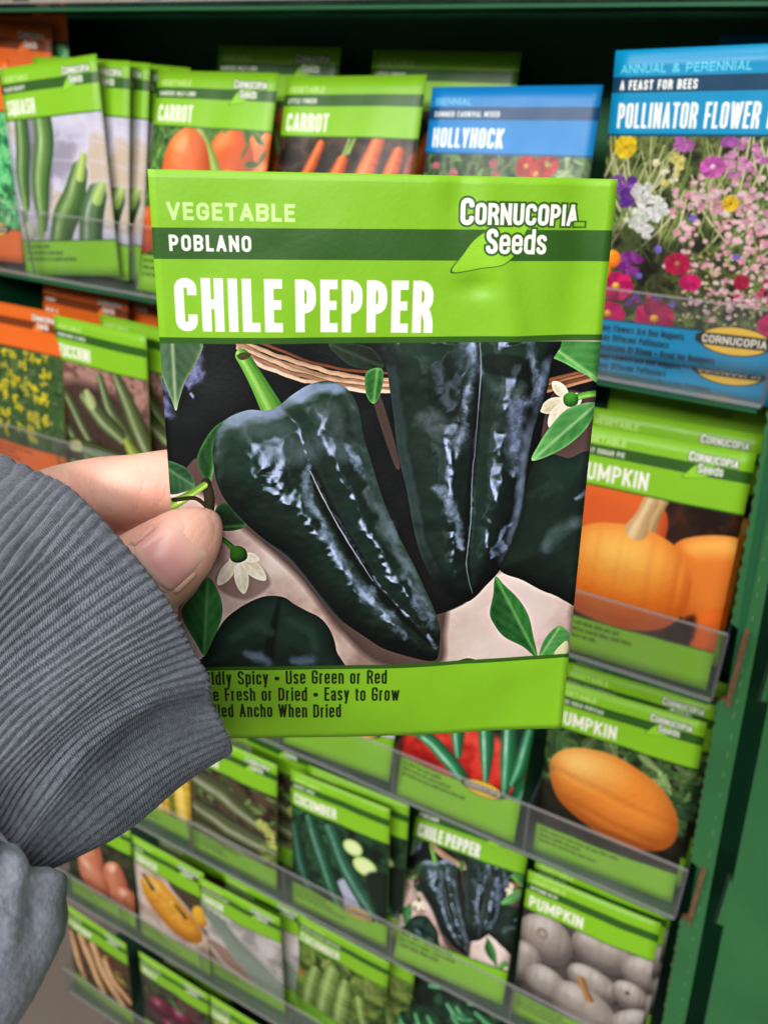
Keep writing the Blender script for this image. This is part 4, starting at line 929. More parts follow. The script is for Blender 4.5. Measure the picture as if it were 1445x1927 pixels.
def flat_mat(name, col, rough=0.6, bump=None, var=0.0, scale=40):
    m, nt, b = new_mat(name)
    lin = [((c/255.)/12.92 if c/255. <= .04045 else ((c/255.+.055)/1.055)**2.4) for c in col] + [1]
    b.inputs['Base Color'].default_value = lin; b.inputs['Roughness'].default_value = rough
    if bump: add_bump(nt, b, *bump)
    if var:
        tc = nt.nodes.new('ShaderNodeTexCoord'); nz = nt.nodes.new('ShaderNodeTexNoise'); nz.inputs['Scale'].default_value = scale; nz.inputs['Detail'].default_value = 6
        cr = nt.nodes.new('ShaderNodeValToRGB')
        cr.color_ramp.elements[0].position = .3; cr.color_ramp.elements[1].position = .7
        cr.color_ramp.elements[0].color = [c*(1-var) for c in lin[:3]] + [1]; cr.color_ramp.elements[1].color = [min(1, c*(1+var)) for c in lin[:3]] + [1]
        nt.links.new(tc.outputs['Object'], nz.inputs['Vector']); nt.links.new(nz.outputs['Fac'], cr.inputs[0]); nt.links.new(cr.outputs[0], b.inputs['Base Color'])
    return m
M_PAPER = flat_mat('packet_paper', (226, 222, 206), .7)
M_EDGE = {'green': flat_mat('green_paper_edge', (176, 214, 96), .6), 'orange': flat_mat('orange_paper_edge', (214, 120, 60), .6), 'blue': flat_mat('blue_paper_edge', (70, 150, 200), .6)}
M_CARD = flat_mat('dark_green_card', (12, 80, 44), .55, (220, .15, .0006), .12, 30)
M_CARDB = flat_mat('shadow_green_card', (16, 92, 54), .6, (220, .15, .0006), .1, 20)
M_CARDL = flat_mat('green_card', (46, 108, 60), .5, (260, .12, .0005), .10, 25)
M_KRAFT = flat_mat('brown_card_core', (112, 78, 50), .85, (500, .5, .001), .3, 200)
M_WEAR = flat_mat('worn_card_crease', (112, 152, 116), .8)

def clear_plastic():
    m, nt, b = new_mat('clear_plastic')
    nt.nodes.remove(b)
    out = [n for n in nt.nodes if n.type == 'OUTPUT_MATERIAL'][0]
    tr = nt.nodes.new('ShaderNodeBsdfTransparent'); tr.inputs[0].default_value = (.965, .97, .97, 1)
    gl = nt.nodes.new('ShaderNodeBsdfGlossy'); gl.inputs['Roughness'].default_value = .12
    fr = nt.nodes.new('ShaderNodeLayerWeight')
    pw = nt.nodes.new('ShaderNodeMath'); pw.operation = 'POWER'; pw.inputs[1].default_value = 5.0
    mth = nt.nodes.new('ShaderNodeMath'); mth.operation = 'MULTIPLY_ADD'; mth.inputs[1].default_value = .9; mth.inputs[2].default_value = .04
    nt.links.new(fr.outputs['Facing'], pw.inputs[0])
    mx = nt.nodes.new('ShaderNodeMixShader')
    nt.links.new(pw.outputs[0], mth.inputs[0]); nt.links.new(mth.outputs[0], mx.inputs[0])
    nt.links.new(tr.outputs[0], mx.inputs[1]); nt.links.new(gl.outputs[0], mx.inputs[2])
    df = nt.nodes.new('ShaderNodeBsdfDiffuse'); df.inputs[0].default_value = (.55, .54, .56, 1)
    tc = nt.nodes.new('ShaderNodeTexCoord'); nz = nt.nodes.new('ShaderNodeTexNoise'); nz.inputs['Scale'].default_value = 35; nz.inputs['Detail'].default_value = 6
    mr = nt.nodes.new('ShaderNodeMapRange'); mr.inputs['From Min'].default_value = .35; mr.inputs['From Max'].default_value = .75; mr.inputs['To Min'].default_value = .01; mr.inputs['To Max'].default_value = .05
    mx2 = nt.nodes.new('ShaderNodeMixShader')
    nt.links.new(tc.outputs['Object'], nz.inputs['Vector']); nt.links.new(nz.outputs['Fac'], mr.inputs['Value']); nt.links.new(mr.outputs[0], mx2.inputs[0])
    nt.links.new(mx.outputs[0], mx2.inputs[1]); nt.links.new(df.outputs[0], mx2.inputs[2])
    nt.links.new(mx2.outputs[0], out.inputs[0])
    return m
M_CLEAR = clear_plastic()
def rim_plastic():
    m, nt, b = new_mat('plastic_rim')
    b.inputs['Base Color'].default_value = (.42, .40, .42, 1); b.inputs['Roughness'].default_value = .25
    b.inputs['Alpha'].default_value = .34
    return m
M_RIM = rim_plastic()
def divider_plastic():
    m, nt, b = new_mat('smoky_divider')
    b.inputs['Base Color'].default_value = (.16, .155, .19, 1); b.inputs['Roughness'].default_value = .2; b.inputs['Alpha'].default_value = .5
    return m
M_DIV = divider_plastic()

# ------------------------------------------------------------------ the setting and the display rack
ROWS = {'Z': (.384, .0140), 'A': (.372, -.136), 'B': (.361, -.285), 'C': (.352, -.434), 'D': (.340, -.586), 'E': (.328, -.735), 'F': (.316, -.884), 'G': (.304, -1.03)}
X0, PITCH, NCOL = -.552, .0900, 6          # left end of the trays, width of a pocket
XR = X0 + PITCH * NCOL
def xe(z): return -.0155 - (z - CAMZ + .28) * .062      # left edge of the slightly leaning side flange
m, nt, b = new_mat('shop_floor')
tc = nt.nodes.new('ShaderNodeTexCoord'); nz = nt.nodes.new('ShaderNodeTexNoise'); nz.inputs['Scale'].default_value = 6; nz.inputs['Detail'].default_value = 8
cr = nt.nodes.new('ShaderNodeValToRGB'); cr.color_ramp.elements[0].color = (.20, .15, .12, 1); cr.color_ramp.elements[1].color = (.34, .28, .24, 1)
nt.links.new(tc.outputs['Object'], nz.inputs['Vector']); nt.links.new(nz.outputs['Fac'], cr.inputs[0]); nt.links.new(cr.outputs[0], b.inputs['Base Color'])
b.inputs['Roughness'].default_value = .45
fl = mesh_obj('floor', [(-4,-4,0),(4,-4,0),(4,4,0),(-4,4,0)], [(0,1,2,3)], m)
tag(fl, kind='structure')

rack = empty('display_rack', (X0 + .27, .45, 0))
tag(rack, 'dark green cardboard seed display rack with slotted right side', 'display rack')
bpy.context.view_layer.update()
def rack_part(name, vf, mat, parent=rack):
    v, f = vf
    o = mesh_obj(name, v, f, mat)
    o.parent = parent
    o.matrix_parent_inverse = parent.matrix_world.inverted()
    return o
# leaning back board
bt, bb = .50, .40
v = [(X0-.012, bb, 0), (XR+.012, bb, 0), (XR+.012, bt, 2.0), (X0-.012, bt, 2.0), (X0-.012, bb+.006, 0), (XR+.012, bb+.006, 0), (XR+.012, bt+.006, 2.0), (X0-.012, bt+.006, 2.0)]
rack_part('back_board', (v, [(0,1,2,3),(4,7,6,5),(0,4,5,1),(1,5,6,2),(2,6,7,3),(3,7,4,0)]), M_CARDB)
def back_y(z): return bb + (bt - bb) * z / 2.0
for k, (yf, zb) in ROWS.items():
    z = zb + CAMZ
    rack_part('shade_board', box(X0-.006, xe(z)-.0035, yf+.0022, back_y(z)-.002, z-.0050, z-.0035), M_CARDB)  # opaque board added under each tray to shade the row below

# trays
TRAY_LABEL = {'Z': 'clear plastic tray cut off by the top of the picture', 'A': 'clear plastic tray holding squash, carrot, hollyhock and flower packets',
 'B': 'clear plastic tray holding dill, zucchini and orange round pumpkin packets', 'C': 'clear plastic tray holding jalapeno and oblong pumpkin packets',
 'D': 'clear plastic tray holding cucumber, small chile pepper and grey pumpkin packets', 'E': 'clear plastic tray holding onion, yellow squash and pickling cucumber packets',
 'F': 'clear plastic tray holding parsnip packets at the lower left', 'G': 'lowest clear plastic tray under the parsnip packets'}
LIP = .039
for k, (yf, zb) in ROWS.items():
    z = zb + CAMZ
    t = empty('plastic_tray', (X0 + PITCH*NCOL/2, yf, z))
    tag(t, TRAY_LABEL[k], 'tray', 'clear trays of the rack')
    bpy.context.view_layer.update()
    yb = back_y(z) - .004; XR = xe(z) - .0022; PITCH = (XR - X0) / NCOL
    rack_part('tray_floor', box(X0, XR, yf+.002, yb, z-.003, z-.0016), M_CLEAR, t)
    # lip: leans slightly outward
    v, f = box(X0, XR, yf, yf+.0014, z, z+LIP)
    lip = rack_part('front_lip', (v, f), M_CLEAR, t)
    for nm, (za, zb_) in (('top_rim', (z+LIP+.0002, z+LIP+.0008)), ('bottom_rim', (z-.0014, z-.0001))):
        r_ = rack_part(nm, box(X0, XR, yf-.0002, yf+.0015, za, zb_), M_RIM, t)
    for j in range(NCOL + 1):
        x = X0 + PITCH*j
        v = [(x-.0007, yf+.0025, z-.001), (x+.0007, yf+.0025, z-.001), (x+.0007, yb, z-.001), (x-.0007, yb, z-.001), (x-.0007, yf+.0025, z+LIP-.001), (x+.0007, yf+.0025, z+LIP-.001), (x+.0007, yb, z+LIP+.02), (x-.0007, yb, z+LIP+.02)]
        d_ = rack_part('divider', (v, [(0,3,2,1),(4,5,6,7),(0,1,5,4),(1,2,6,5),(2,3,7,6),(3,0,4,7)]), M_CLEAR, t)
        e_ = rack_part('divider_edge', box(x-.0008, x+.0008, yf+.0016, yf+.0024, z-.001, z+LIP-.0005), M_DIV, t)

# right-hand cardboard side: perforated front flange, then a folded wing with slots
def ribbon_card(name, x0, x1, yfun, z0, z1, mat, scallop=False, step=.006, slots=()):
    """upright strip of card; its left edge torn along a perforation; slots are (z_low, z_high, depth) bites"""
    bm = bmesh.new(); L = []; R_ = []
    n = int((z1 - z0) / step); rr = random.Random(3)
    for i in range(n + 1):
        z = z0 + (z1 - z0) * i / n
        e = 0
        if scallop: e = (.0011 if i % 2 else 0) + rr.uniform(-.0003, .0003)
        for (a, b_, dp) in slots:
            if a <= z <= b_: e = dp
        L.append((x0 + e, z)); R_.append((x1, z))
    th = .004
    vs_ = []
    for (lx, z), (rx, _) in zip(L, R_):
        y0 = yfun(z)
        vs_.append([bm.verts.new(p) for p in ((lx, y0, z), (rx, y0, z), (rx, y0+th, z), (lx, y0+th, z))])
    for i in range(n):
        for q in range(4):
            f_ = bm.faces.new((vs_[i][q], vs_[i][(q+1) % 4], vs_[i+1][(q+1) % 4], vs_[i+1][q]))
            f_.material_index = 1 if q in (2, 3) else 0
    bm.faces.new(vs_[0][::-1]); bm.faces.new(vs_[-1])
    bmesh.ops.recalc_face_normals(bm, faces=bm.faces)
    me = bpy.data.meshes.new(name); bm.to_mesh(me); bm.free()
    me.materials.append(mat); me.materials.append(M_KRAFT)
    o = bpy.data.objects.new(name, me); COL.objects.link(o)
    o.parent = rack; o.matrix_parent_inverse = rack.matrix_world.inverted()
    return o
def front_y(z):
    ks = list(ROWS.values())
    zz = [k[1] + CAMZ for k in ks][::-1]; yy = [k[0] for k in ks][::-1]
    return float(np.interp(z, zz, yy))
slots = [(zb + CAMZ - .002, zb + CAMZ + .040, .0060) for (_, zb) in ROWS.values()]
XR = -.012
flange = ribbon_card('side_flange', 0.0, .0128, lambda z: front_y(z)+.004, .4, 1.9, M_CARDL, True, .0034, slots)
for v in flange.data.vertices: v.co.x += xe(v.co.z)
for k, (yf, zb) in ROWS.items():           # brown cut edges of each slot
    z = zb + CAMZ
    rack_part('slot_edge', box(xe(z)+.0042, xe(z)+.0066, yf+.0025, yf+.012, z-.003, z+.041), M_KRAFT)
rr = random.Random(5)
z = .45
while z < 1.85:                             # worn perforation dashes on the flange
    l = rr.uniform(.001, .005); x = xe(z) + .0088 + rr.uniform(-.0003, .0003)
    rack_part('worn_dash', box(x, x+.0004, front_y(z)+.0037, front_y(z)+.0039, z, z+l), M_WEAR)
    z += rr.uniform(.008, .015)
# side board going back, and the panel beside the rack
rack_part('side_board', box(X0-.008, X0-.004, .40, .5, .0, 1.95), M_CARDB)
sv = []
for z in (0.0, 1.95):
    for (dx, y) in ((.0040, front_y(z)+.012), (.0065, front_y(z)+.012), (.0065, .5), (.0040, .5)): sv.append((xe(z) + dx, y, z))
rack_part('side_board', (sv, [(0,1,5,4),(1,2,6,5),(2,3,7,6),(3,0,4,7),(0,3,2,1),(4,5,6,7)]), M_CARDB)
gv = []
for z in (0.0, 1.95):                       # dark card at the back of the gap
    for (dx, y) in ((.0065, .055), (.05, .055), (.05, .058), (.0065, .058)): gv.append((xe(z) + dx, front_y(z) + y, z))
rack_part('gap_board', (gv, [(0,1,5,4),(1,2,6,5),(2,3,7,6),(3,0,4,7),(0,3,2,1),(4,5,6,7)]), M_CARDB)
wing = empty('display_wing', (.2, .37, 0))
tag(wing, 'plain bright green cardboard display panel right of the slotted rack', 'display panel')
bpy.context.view_layer.update()
wv = []
for z in (0.0, 2.0):
    for (x, y) in ((.0230, .0075), (.40, .004), (.40, .060), (.0230, .060)):
        wv.append((xe(z) + x, front_y(z) + y, z))
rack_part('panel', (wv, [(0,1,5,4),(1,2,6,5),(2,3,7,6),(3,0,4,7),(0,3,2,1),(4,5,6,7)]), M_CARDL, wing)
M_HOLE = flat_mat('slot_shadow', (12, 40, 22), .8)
for k, (yf, zb) in ROWS.items():            # upright locking slots: a dark cut round a green tab
    z = zb + CAMZ + .024
    xm = xe(z) + .0228; y = yf + .0062
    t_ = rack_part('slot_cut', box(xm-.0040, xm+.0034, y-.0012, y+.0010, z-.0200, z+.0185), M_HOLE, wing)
    h_ = rack_part('slot_tab', box(xm-.0024, xm+.0020, y-.0030, y-.0013, z-.0175, z+.0165), M_CARDL, t_)

# ------------------------------------------------------------------ packets
W, H = .083, .1157
def rot(lean, roll, yaw):
    c, s = math.cos, math.sin
    Ry = np.array([[c(roll),0,s(roll)],[0,1,0],[-s(roll),0,c(roll)]])
    Rx = np.array([[1,0,0],[0,c(lean),s(lean)],[0,-s(lean),c(lean)]])
    Rz = np.array([[c(yaw),-s(yaw),0],[s(yaw),c(yaw),0],[0,0,1]])
    return Rz @ Rx @ Ry
def packet_mesh(name, w, h, seed, nx=14, ny=20, bulge=.0022, bend=0.0, wrinkle=.0004, extra=None, foot=0.0):
    """paper envelope: printed front, plain back, swollen a little by the seed inside; origin at the middle of its foot, front towards -Y"""
    r = np.random.default_rng(seed)
    ph = r.uniform(0, 6.28, 8)
    verts, faces, uvs = [], [], []
    def fr(u, v):
        x = (u - .5) * w; z = (1 - v) * (h + foot) - foot
        e = (max(0, 4*u*(1-u))**.7) * (max(0, 4*v*(1-v))**.7)
        low = math.exp(-((v - .68) / .3)**2)
        y = -bulge * e * (.45 + .55*low)
        y -= wrinkle * e * (math.sin(9*u + 5*v + ph[0]) + .7*math.sin(13*v - 4*u + ph[1]) + .5*math.sin(21*u + 9*v + ph[2]))
        if extra: y += extra(u, v)
        y += bend * (2*u - 1)**2
        return (x, y, z)
    for side in (0, 1):
        for j in range(ny + 1):
            for i in range(nx + 1):
                u, v = i / nx, j / ny
                p = fr(u, v)
                if side == 1:
                    e = (max(0, 4*u*(1-u))**.7) * (max(0, 4*v*(1-v))**.7)
                    p = (p[0], .0004 + bend*(2*u-1)**2 + bulge*.5*e + (extra(u, v) if extra else 0), p[2])
                verts.append(p); uvs.append((u, 1 - v * (h + foot) / h))
    n1 = (nx + 1) * (ny + 1); mats = []
    for j in range(ny):
        for i in range(nx):
            a = j*(nx+1) + i
            faces.append((a + nx + 1, a + nx + 2, a + 1, a)); mats.append(0)
            q = n1 + a
            faces.append((q, q + 1, q + nx + 2, q + nx + 1)); mats.append(1)
    def rim(a, b): faces.append((a, b, b + n1, a + n1)); mats.append(2)
    for i in range(nx):
        rim(i, i + 1); rim(ny*(nx+1) + i + 1, ny*(nx+1) + i)
    for j in range(ny):
        rim((j+1)*(nx+1), j*(nx+1)); rim(j*(nx+1) + nx, (j+1)*(nx+1) + nx)
    me = bpy.data.meshes.new(name)
    me.from_pydata(verts, [], faces)
    uvl = me.uv_layers.new(name='print')
    for p in me.polygons:
        p.material_index = mats[p.index]; p.use_smooth = mats[p.index] != 2
        for li in p.loop_indices:
            uvl.data[li].uv = uvs[me.loops[li].vertex_index]
    me.update()
    return me
PM = [packet_mesh('seed_packet', W, H, 10 + i, bulge=.0026 + .0006*(i % 3), wrinkle=.0006, foot=.0052) for i in range(5)]
PMJ = packet_mesh('seed_packet', W*1.08, H*1.08, 31, bulge=.0012, wrinkle=.0003)
MATS = {}
def pmat(key):
    if key not in MATS:
        fn = globals()['art_' + key]
        MATS[key] = print_mat('print_' + key, fn({'pollinator': 600, 'chile': 1200}.get(key, 300)), rough=.34)
    return MATS[key]
NP = [0]
def packet(art, pose, label, group=None, mesh=None, edge='green', cat='seed packet'):
    x, y, z, l, r, w = pose
    NP[0] += 1
    me = mesh or PM[NP[0] % 5]
    if not me.materials:
        me.materials.append(M_PAPER); me.materials.append(M_PAPER); me.materials.append(M_EDGE['green'])
    o = bpy.data.objects.new('seed_packet', me); COL.objects.link(o)
    R_ = rot(math.radians(l), math.radians(r), math.radians(w))
    mm = Matrix.Identity(4)
    for a in range(3):
        for b_ in range(3): mm[a][b_] = R_[a, b_]
    mm[0][3], mm[1][3], mm[2][3] = x, y, z + CAMZ
    o.matrix_world = mm
    o.material_slots[0].link = 'OBJECT'; o.material_slots[0].material = pmat(art)
    o.material_slots[2].link = 'OBJECT'; o.material_slots[2].material = M_EDGE[edge]
    tag(o, label, cat, group)
    return o
GA = 'seed packets standing in the tray pockets'
def P(art, pose, label, **k): return packet(art, pose, label, GA, **k)
# row A
P('parsley', (-.5290, .386, -.131, 10, -2, 0), 'orange-banded curly green herb packet cut off by the left picture edge', edge='orange')
P('parsley', (-.514, .404, -.110, 9, 3, 0), 'orange herb packet standing higher behind the tilted squash packet', edge='orange')
P('parsley', (-.500, .414, -.093, 8, -1, 2), 'dark orange herb packet rearmost in the top left corner', edge='orange')
P('squash', (-.4389, .3815, -.1299, 9.2, -6.6, -.5), 'tilted green squash packet with whole zucchini on pale cloth, front of its fan')
P('squash', (-.4355, .3880, -.1285, 10.5, .5, -3), 'squash packet directly behind the tilted one, its right side showing')
P('squash', (-.4290, .3930, -.1285, 11.5, 1.5, -3), 'third squash packet of the fan, a thin green strip')
P('squash', (-.4210, .3985, -.1295, 12, 2.5, -3), 'fourth squash packet of the fan, a thin strip beside the carrot packet')
P('squash', (-.4150, .4050, -.1295, 13, 2.5, -2), 'rearmost squash packet of the fan, dark in the shade')
P('carrot', (-.3344, .3740, -.1287, 19, -.4, -.8), 'green carrot packet with short fat orange carrots behind the held packet')
P('carrot', (-.318, .416, -.1190, 15, 0, 0), 'dark green packet top in the shade behind the fat carrot packet')
P('carrot2', (-.2458, .3765, -.1292, 18, -2.2, -2.5), 'green carrot packet with slim orange carrots on dark soil')
P('carrot2', (-.215, .416, -.1200, 15, 0, 0), 'dark green packet top in the shade behind the slim carrot packet')
P('holly', (-.1579, .3812, -.1334, 14, -2.4, -1.4), 'blue hollyhock packet with a red flower below its title', edge='blue')
P('pollinator', (-.0615, .3836, -.1285, 2.5, -3, -4), 'large blue flower blend packet with many coloured flowers, the front one', mesh=PMJ, edge='blue')
P('pollinator', (-.0615, .3880, -.1432, 2.5, -3, -4), 'second large blue flower packet, set lower behind the front one', mesh=PMJ, edge='blue')
P('pollinator', (-.036, .420, -.124, 8, 0, 0), 'third large blue flower packet, its dark top edge showing', mesh=PMJ, edge='blue')
# row Z: only the foot of each packet shows at the top of the picture
for i, (a, lb) in enumerate((('cream', 'leftmost'), ('cream', 'second'), ('cream', 'third'), ('cream', 'fourth'), ('cream', 'fifth'), ('holly', 'rightmost'))):
    P(a, (X0 + PITCH*(i+.5), .393, .0185, 9, 0, 0), lb + ' packet foot in the tray at the top picture edge')
# row B
P('dill', (-.5039, .3680, -.2796, 10.5, -.9, -1.3), 'orange dill packet with yellow flower heads at the left edge', edge='orange')
P('dill', (-.478, .402, -.272, 10, 1, 0), 'orange packet back in the shade above the zucchini packet', edge='orange')
P('dill', (-.460, .412, -.270, 10, 2, 3), 'rearmost orange packet in the shade above the zucchini packet', edge='orange')
P('zucchini', (-.4289, .3723, -.2816, 6.9, .4, -.9), 'green zucchini packet with dark marrows on a brown basket')
P('zucchini', (-.4005, .3830, -.280, 8, 1, -1), 'second zucchini packet showing as a strip left of the held packet')
P('leek', (-.325, .372, -.2816, 10, 0, 0), 'packet of the middle row wholly behind the thumb side of the held packet')
P('jalapeno', (-.237, .372, -.2816, 10, 0, 0), 'packet of the middle row wholly behind the middle of the held packet')
P('holly', (-.150, .378, -.2730, 9, 0, 0), 'blue packet whose corner shows beside the right edge of the held packet', edge='blue')
P('pie', (-.0626, .3660, -.2794, 10.5, -2.0, -.9), 'green pumpkin packet with a round orange pumpkin and pale stem')
P('pie', (-.0610, .3830, -.2765, 9.5, -2, -1), 'second round pumpkin packet, only its badge edge above the front one')
P('plain', (-.0600, .4120, -.2630, 8, -1, 0), 'plain green packet back in the shade above the round pumpkin packet')
# row C
P('oblong', (-.0536, .3615, -.4310, 8.7, -2.6, .2), 'green pumpkin packet with an oblong orange pumpkin on leaves')
P('oblong', (-.0515, .3690, -.4240, 9, -2, 0), 'second oblong pumpkin packet, its top band above the front one')
P('oblong', (-.0500, .3780, -.4150, 9, -2, 0), 'rearmost oblong pumpkin packet, its dark top band under the tray')
P('jalapeno', (-.1470, .3560, -.4285, 19, -3.0, -2.4), 'green pepper packet with glossy jalapenos on red, below the held packet')
P('radish', (-.2350, .3560, -.4240, 19, -3, 0), 'packet foot with a yellow oval badge below the held packet')
P('corn', (-.325, .3610, -.4290, 11, 0, 0), 'packet of the third row hidden behind the grey cuff')
# row D
P('zuc2', (-.3282, .3468, -.5801, 6.6, -.7, 0), 'green squash packet with two long dark marrows right of the cuff')
P('zuc2', (-.3120, .3650, -.5740, 7, 0, 0), 'dark green packet top behind the long marrow packet')
P('corn', (-.4150, .3490, -.5801, 7, 0, 0), 'packet just under the grey cuff with a badge on its foot')
P('cucumber', (-.2285, .3440, -.5770, 9, -4.5, -1.8), 'green cucumber packet with dark cucumbers and two pale slices')
P('cucumber', (-.2215, .3530, -.5760, 9, -3, -1), 'second cucumber packet showing to the right behind the front one')
P('chile', (-.1395, .3450, -.5760, 26, -4.4, -.1), 'small chile pepper packet in the tray, same print as the held one')
P('autumn', (-.0501, .3475, -.5774, 9.5, -3.2, -.7), 'green pumpkin packet with pale grey pumpkins at the lower right')
P('autumn', (-.0490, .3550, -.5700, 9, -2.5, 0), 'second grey pumpkin packet, its band above the front one')
P('autumn', (-.0480, .3640, -.5640, 9, -2.5, 0), 'rearmost grey pumpkin packet, dark band under the tray above')
# row E
P('onion', (-.4905, .3360, -.7300, 7, 0, 0), 'packet with brown onions under the grey cuff')
P('yellow', (-.4010, .3350, -.7300, 6, -1.8, -1.6), 'green squash packet with one lumpy yellow squash')
P('yellow', (-.3900, .3520, -.7220, 7, 0, 0), 'dark green packet top behind the lumpy yellow squash packet')
P('leek', (-.3236, .3385, -.7310, 2.5, -.9, .4), 'green packet with long grey-green bunching onions')
P('leek', (-.3060, .3480, -.7290, 4, -1, .4), 'second bunching onion packet showing to the right behind the front one')
P('cuc2', (-.2365, .3480, -.7330, 4, 1.8, 1.0), 'green cucumber packet with pale pickling cucumbers on leaves')
P('cuc2', (-.2180, .3570, -.7300, 5, 1.0, 1.0), 'second pickling cucumber packet behind the front one')
P('greenchili', (-.1400, .3440, -.7150, 27, -4, 0), 'packet of many small green chiles under the small chile pepper packet')
P('pie', (-.0501, .3380, -.7310, 8, -2, 0), 'packet below the grey pumpkins mostly past the bottom edge')
# row F
P('parsnip', (-.5101, .3253, -.8800, 4.5, 1.3, -1.4), 'green packet with pale tan roots at the lower left')
P('beet', (-.4100, .3253, -.8760, 3, 2.5, .6), 'green packet at the bottom edge right of the tan roots')
P('beet', (-.3950, .3400, -.8700, 4, 2, .6), 'darker green packet top behind it at the bottom edge')
P('corn', (-.3236, .3253, -.8800, 4, 0, 0), 'packet with yellow ears at the bottom edge under the bunching onions')
P('greenchili', (-.2365, .3253, -.8800, 4, 0, 0), 'packet at the bottom edge under the pickling cucumbers')

# ------------------------------------------------------------------ the held packet
HT = np.array([-0.0407129, -0.05912301, 0.14837999]); HRt = np.array([0.99685661, -0.00945339, 0.07866082]); HD = np.array([-0.01380698, 0.9408876, 0.33843744])
HD = HD - HRt * (HD @ HRt); HD /= np.linalg.norm(HD)
CR = (fbm(184, 134, 26, 91, 3) - .5) * 4
CR = np.abs(CR)**.8 * np.sign(CR)
def crease(u, v):
    d = .0006 * math.exp(-((u - .655)/.03)**2 - ((v - .03)/.06)**2)            # dent under the top fold
    d += .0009 * math.exp(-((u - .70)/.04)**2 - ((v - .165)/.012)**2)           # nick under the leaf emblem
    d -= .0008 * math.exp(-((u - .78 - .35*(v-.2))/.035)**2 - ((v - .2)/.16)**2)
    d += .0010 * math.exp(-((u - .93)/.05)**2 - ((v - .10)/.2)**2)
    d += .0006 * math.sin(7*u + 1) * math.exp(-((v - .95)/.08)**2)
    d += .0011 * (u - .5) * (v - .5) + .0007 * math.sin(3.1*v + .4) * (u - .3)
    d += .00022 * CR[int(v*180), int(u*130)]
    return d * (1 if 0.004 < u < .996 else .3)
hm = packet_mesh('held_seed_packet', W, H, 77, 60, 84, bulge=.0018, wrinkle=.00022, extra=crease)
hm.materials.append(pmat('chile')); hm.materials.append(M_PAPER); hm.materials.append(flat_mat('folded_edge', (240, 244, 205), .5))
held = bpy.data.objects.new('held_seed_packet', hm); COL.objects.link(held)
wr, wd = M @ HRt, M @ HD
nb = np.cross(wr, -wd) * -1
foot = M @ (HT + HRt * W/2 + HD * H) + OFF
mm = Matrix.Identity(4)
yb_ = np.cross(-wd, wr)       # local +Y = z x x
for a in range(3):
    mm[a][0] = wr[a]; mm[a][1] = yb_[a]; mm[a][2] = -wd[a]; mm[a][3] = foot[a]
held.matrix_world = mm
tag(held, 'large green chile pepper seed packet held up in front between thumb and finger', 'seed packet')
def hero_z(x, y):
    """distance of the held packet's face along the pixel (x, y)"""
    d = np.array([(x-CX)/FPX, (y-CY)/FPX, 1.0]); n = np.cross(HRt, HD)
    return float((HT @ n) / (d @ n))
# ------------------------------------------------------------------ the hand and sleeve
def cpt(x, y, z): return np.array([(x - CX) / FPX * z, (y - CY) / FPX * z, z])       # camera space point
def to_world(p): return M @ np.asarray(p) + OFF
def loft(rings, nseg=28, power=2.0, cap=True):
    """rings: (centre, half width, half depth) in camera space; tube swept along the centres"""
    C_ = np.array([r[0] for r in rings]); hw = np.array([r[1] for r in rings]); hd = np.array([r[2] for r in rings])
    S = spline(np.column_stack([C_, hw, hd]), False, 6)
    C_, hw, hd = S[:, :3], np.maximum(S[:, 3], .0002), np.maximum(S[:, 4], .0002)
    T = np.gradient(C_, axis=0); T /= np.linalg.norm(T, axis=1)[:, None]
    zdir = np.cross(HRt, HD)                                     # away from the lens, square to the packet
    V = []; F = []
    for i in range(len(C_)):
        side = np.cross(T[i], zdir); side /= np.linalg.norm(side)
        dep = np.cross(side, T[i])
        for k in range(nseg):
            a = 2*math.pi*k/nseg
            ca, sa = math.cos(a), math.sin(a)
            q = abs(ca)**power + abs(sa)**power; r = q**(-1/power)
            V.append(C_[i] + side*hw[i]*ca*r + dep*hd[i]*sa*r)
    n = len(C_)
    for i in range(n-1):
        for k in range(nseg):
            F.append((i*nseg+k, i*nseg+(k+1) % nseg, (i+1)*nseg+(k+1) % nseg, (i+1)*nseg+k))
    F.append(tuple(range(nseg))[::-1]); F.append(tuple((n-1)*nseg+k for k in range(nseg)))
    return V, F
def th(x, y, hw, hd, gap=.0004): return (cpt(x, y, hero_z(x, y) - hd - gap), hw, hd)
def fi(x, y, r, gap=.0022, z=None): return (cpt(x, y, (hero_z(x, y) + r + gap) if z is None else z), r, r*.96)
THUMB = [(cpt(20, 1270, .185), .0125, .0115), (cpt(120, 1192, .171), .0108, .0100), (cpt(214, 1124, hero_z(214, 1124) - .0105), .0096, .0088), th(286, 1072, .0087, .0076), th(327, 1040, .0079, .0069), th(355, 1016, .0069, .0060), th(376, 1000, .0057, .0049), th(391, 989, .0040, .0036), th(400, 983, .0018, .0018)]
INDEX = [(cpt(-60, 1060, .215), .0105, .0105), (cpt(20, 985, .200), .0090, .0088), fi(105, 948, .0080, z=.1875), fi(190, 931, .00795, z=.1815), fi(255, 922, .0074), fi(330, 911, .0073), fi(420, 902, .0074), fi(500, 897, .0066), fi(560, 896, .0050), fi(585, 896, .002)]
MIDDLE = [(cpt(-60, 1130, .222), .0105, .0105), (cpt(60, 1075, .206), .0090, .0090), fi(200, 1040, .0082, z=.192), fi(330, 1030, .0080), fi(440, 1040, .0076), fi(520, 1060, .0066), fi(560, 1072, .004)]
RING = [(cpt(-50, 1220, .222), .010, .010), (cpt(80, 1180, .208), .0088, .0088), fi(220, 1150, .0080, z=.197), fi(350, 1150, .0076), fi(450, 1170, .0072), fi(520, 1190, .005)]
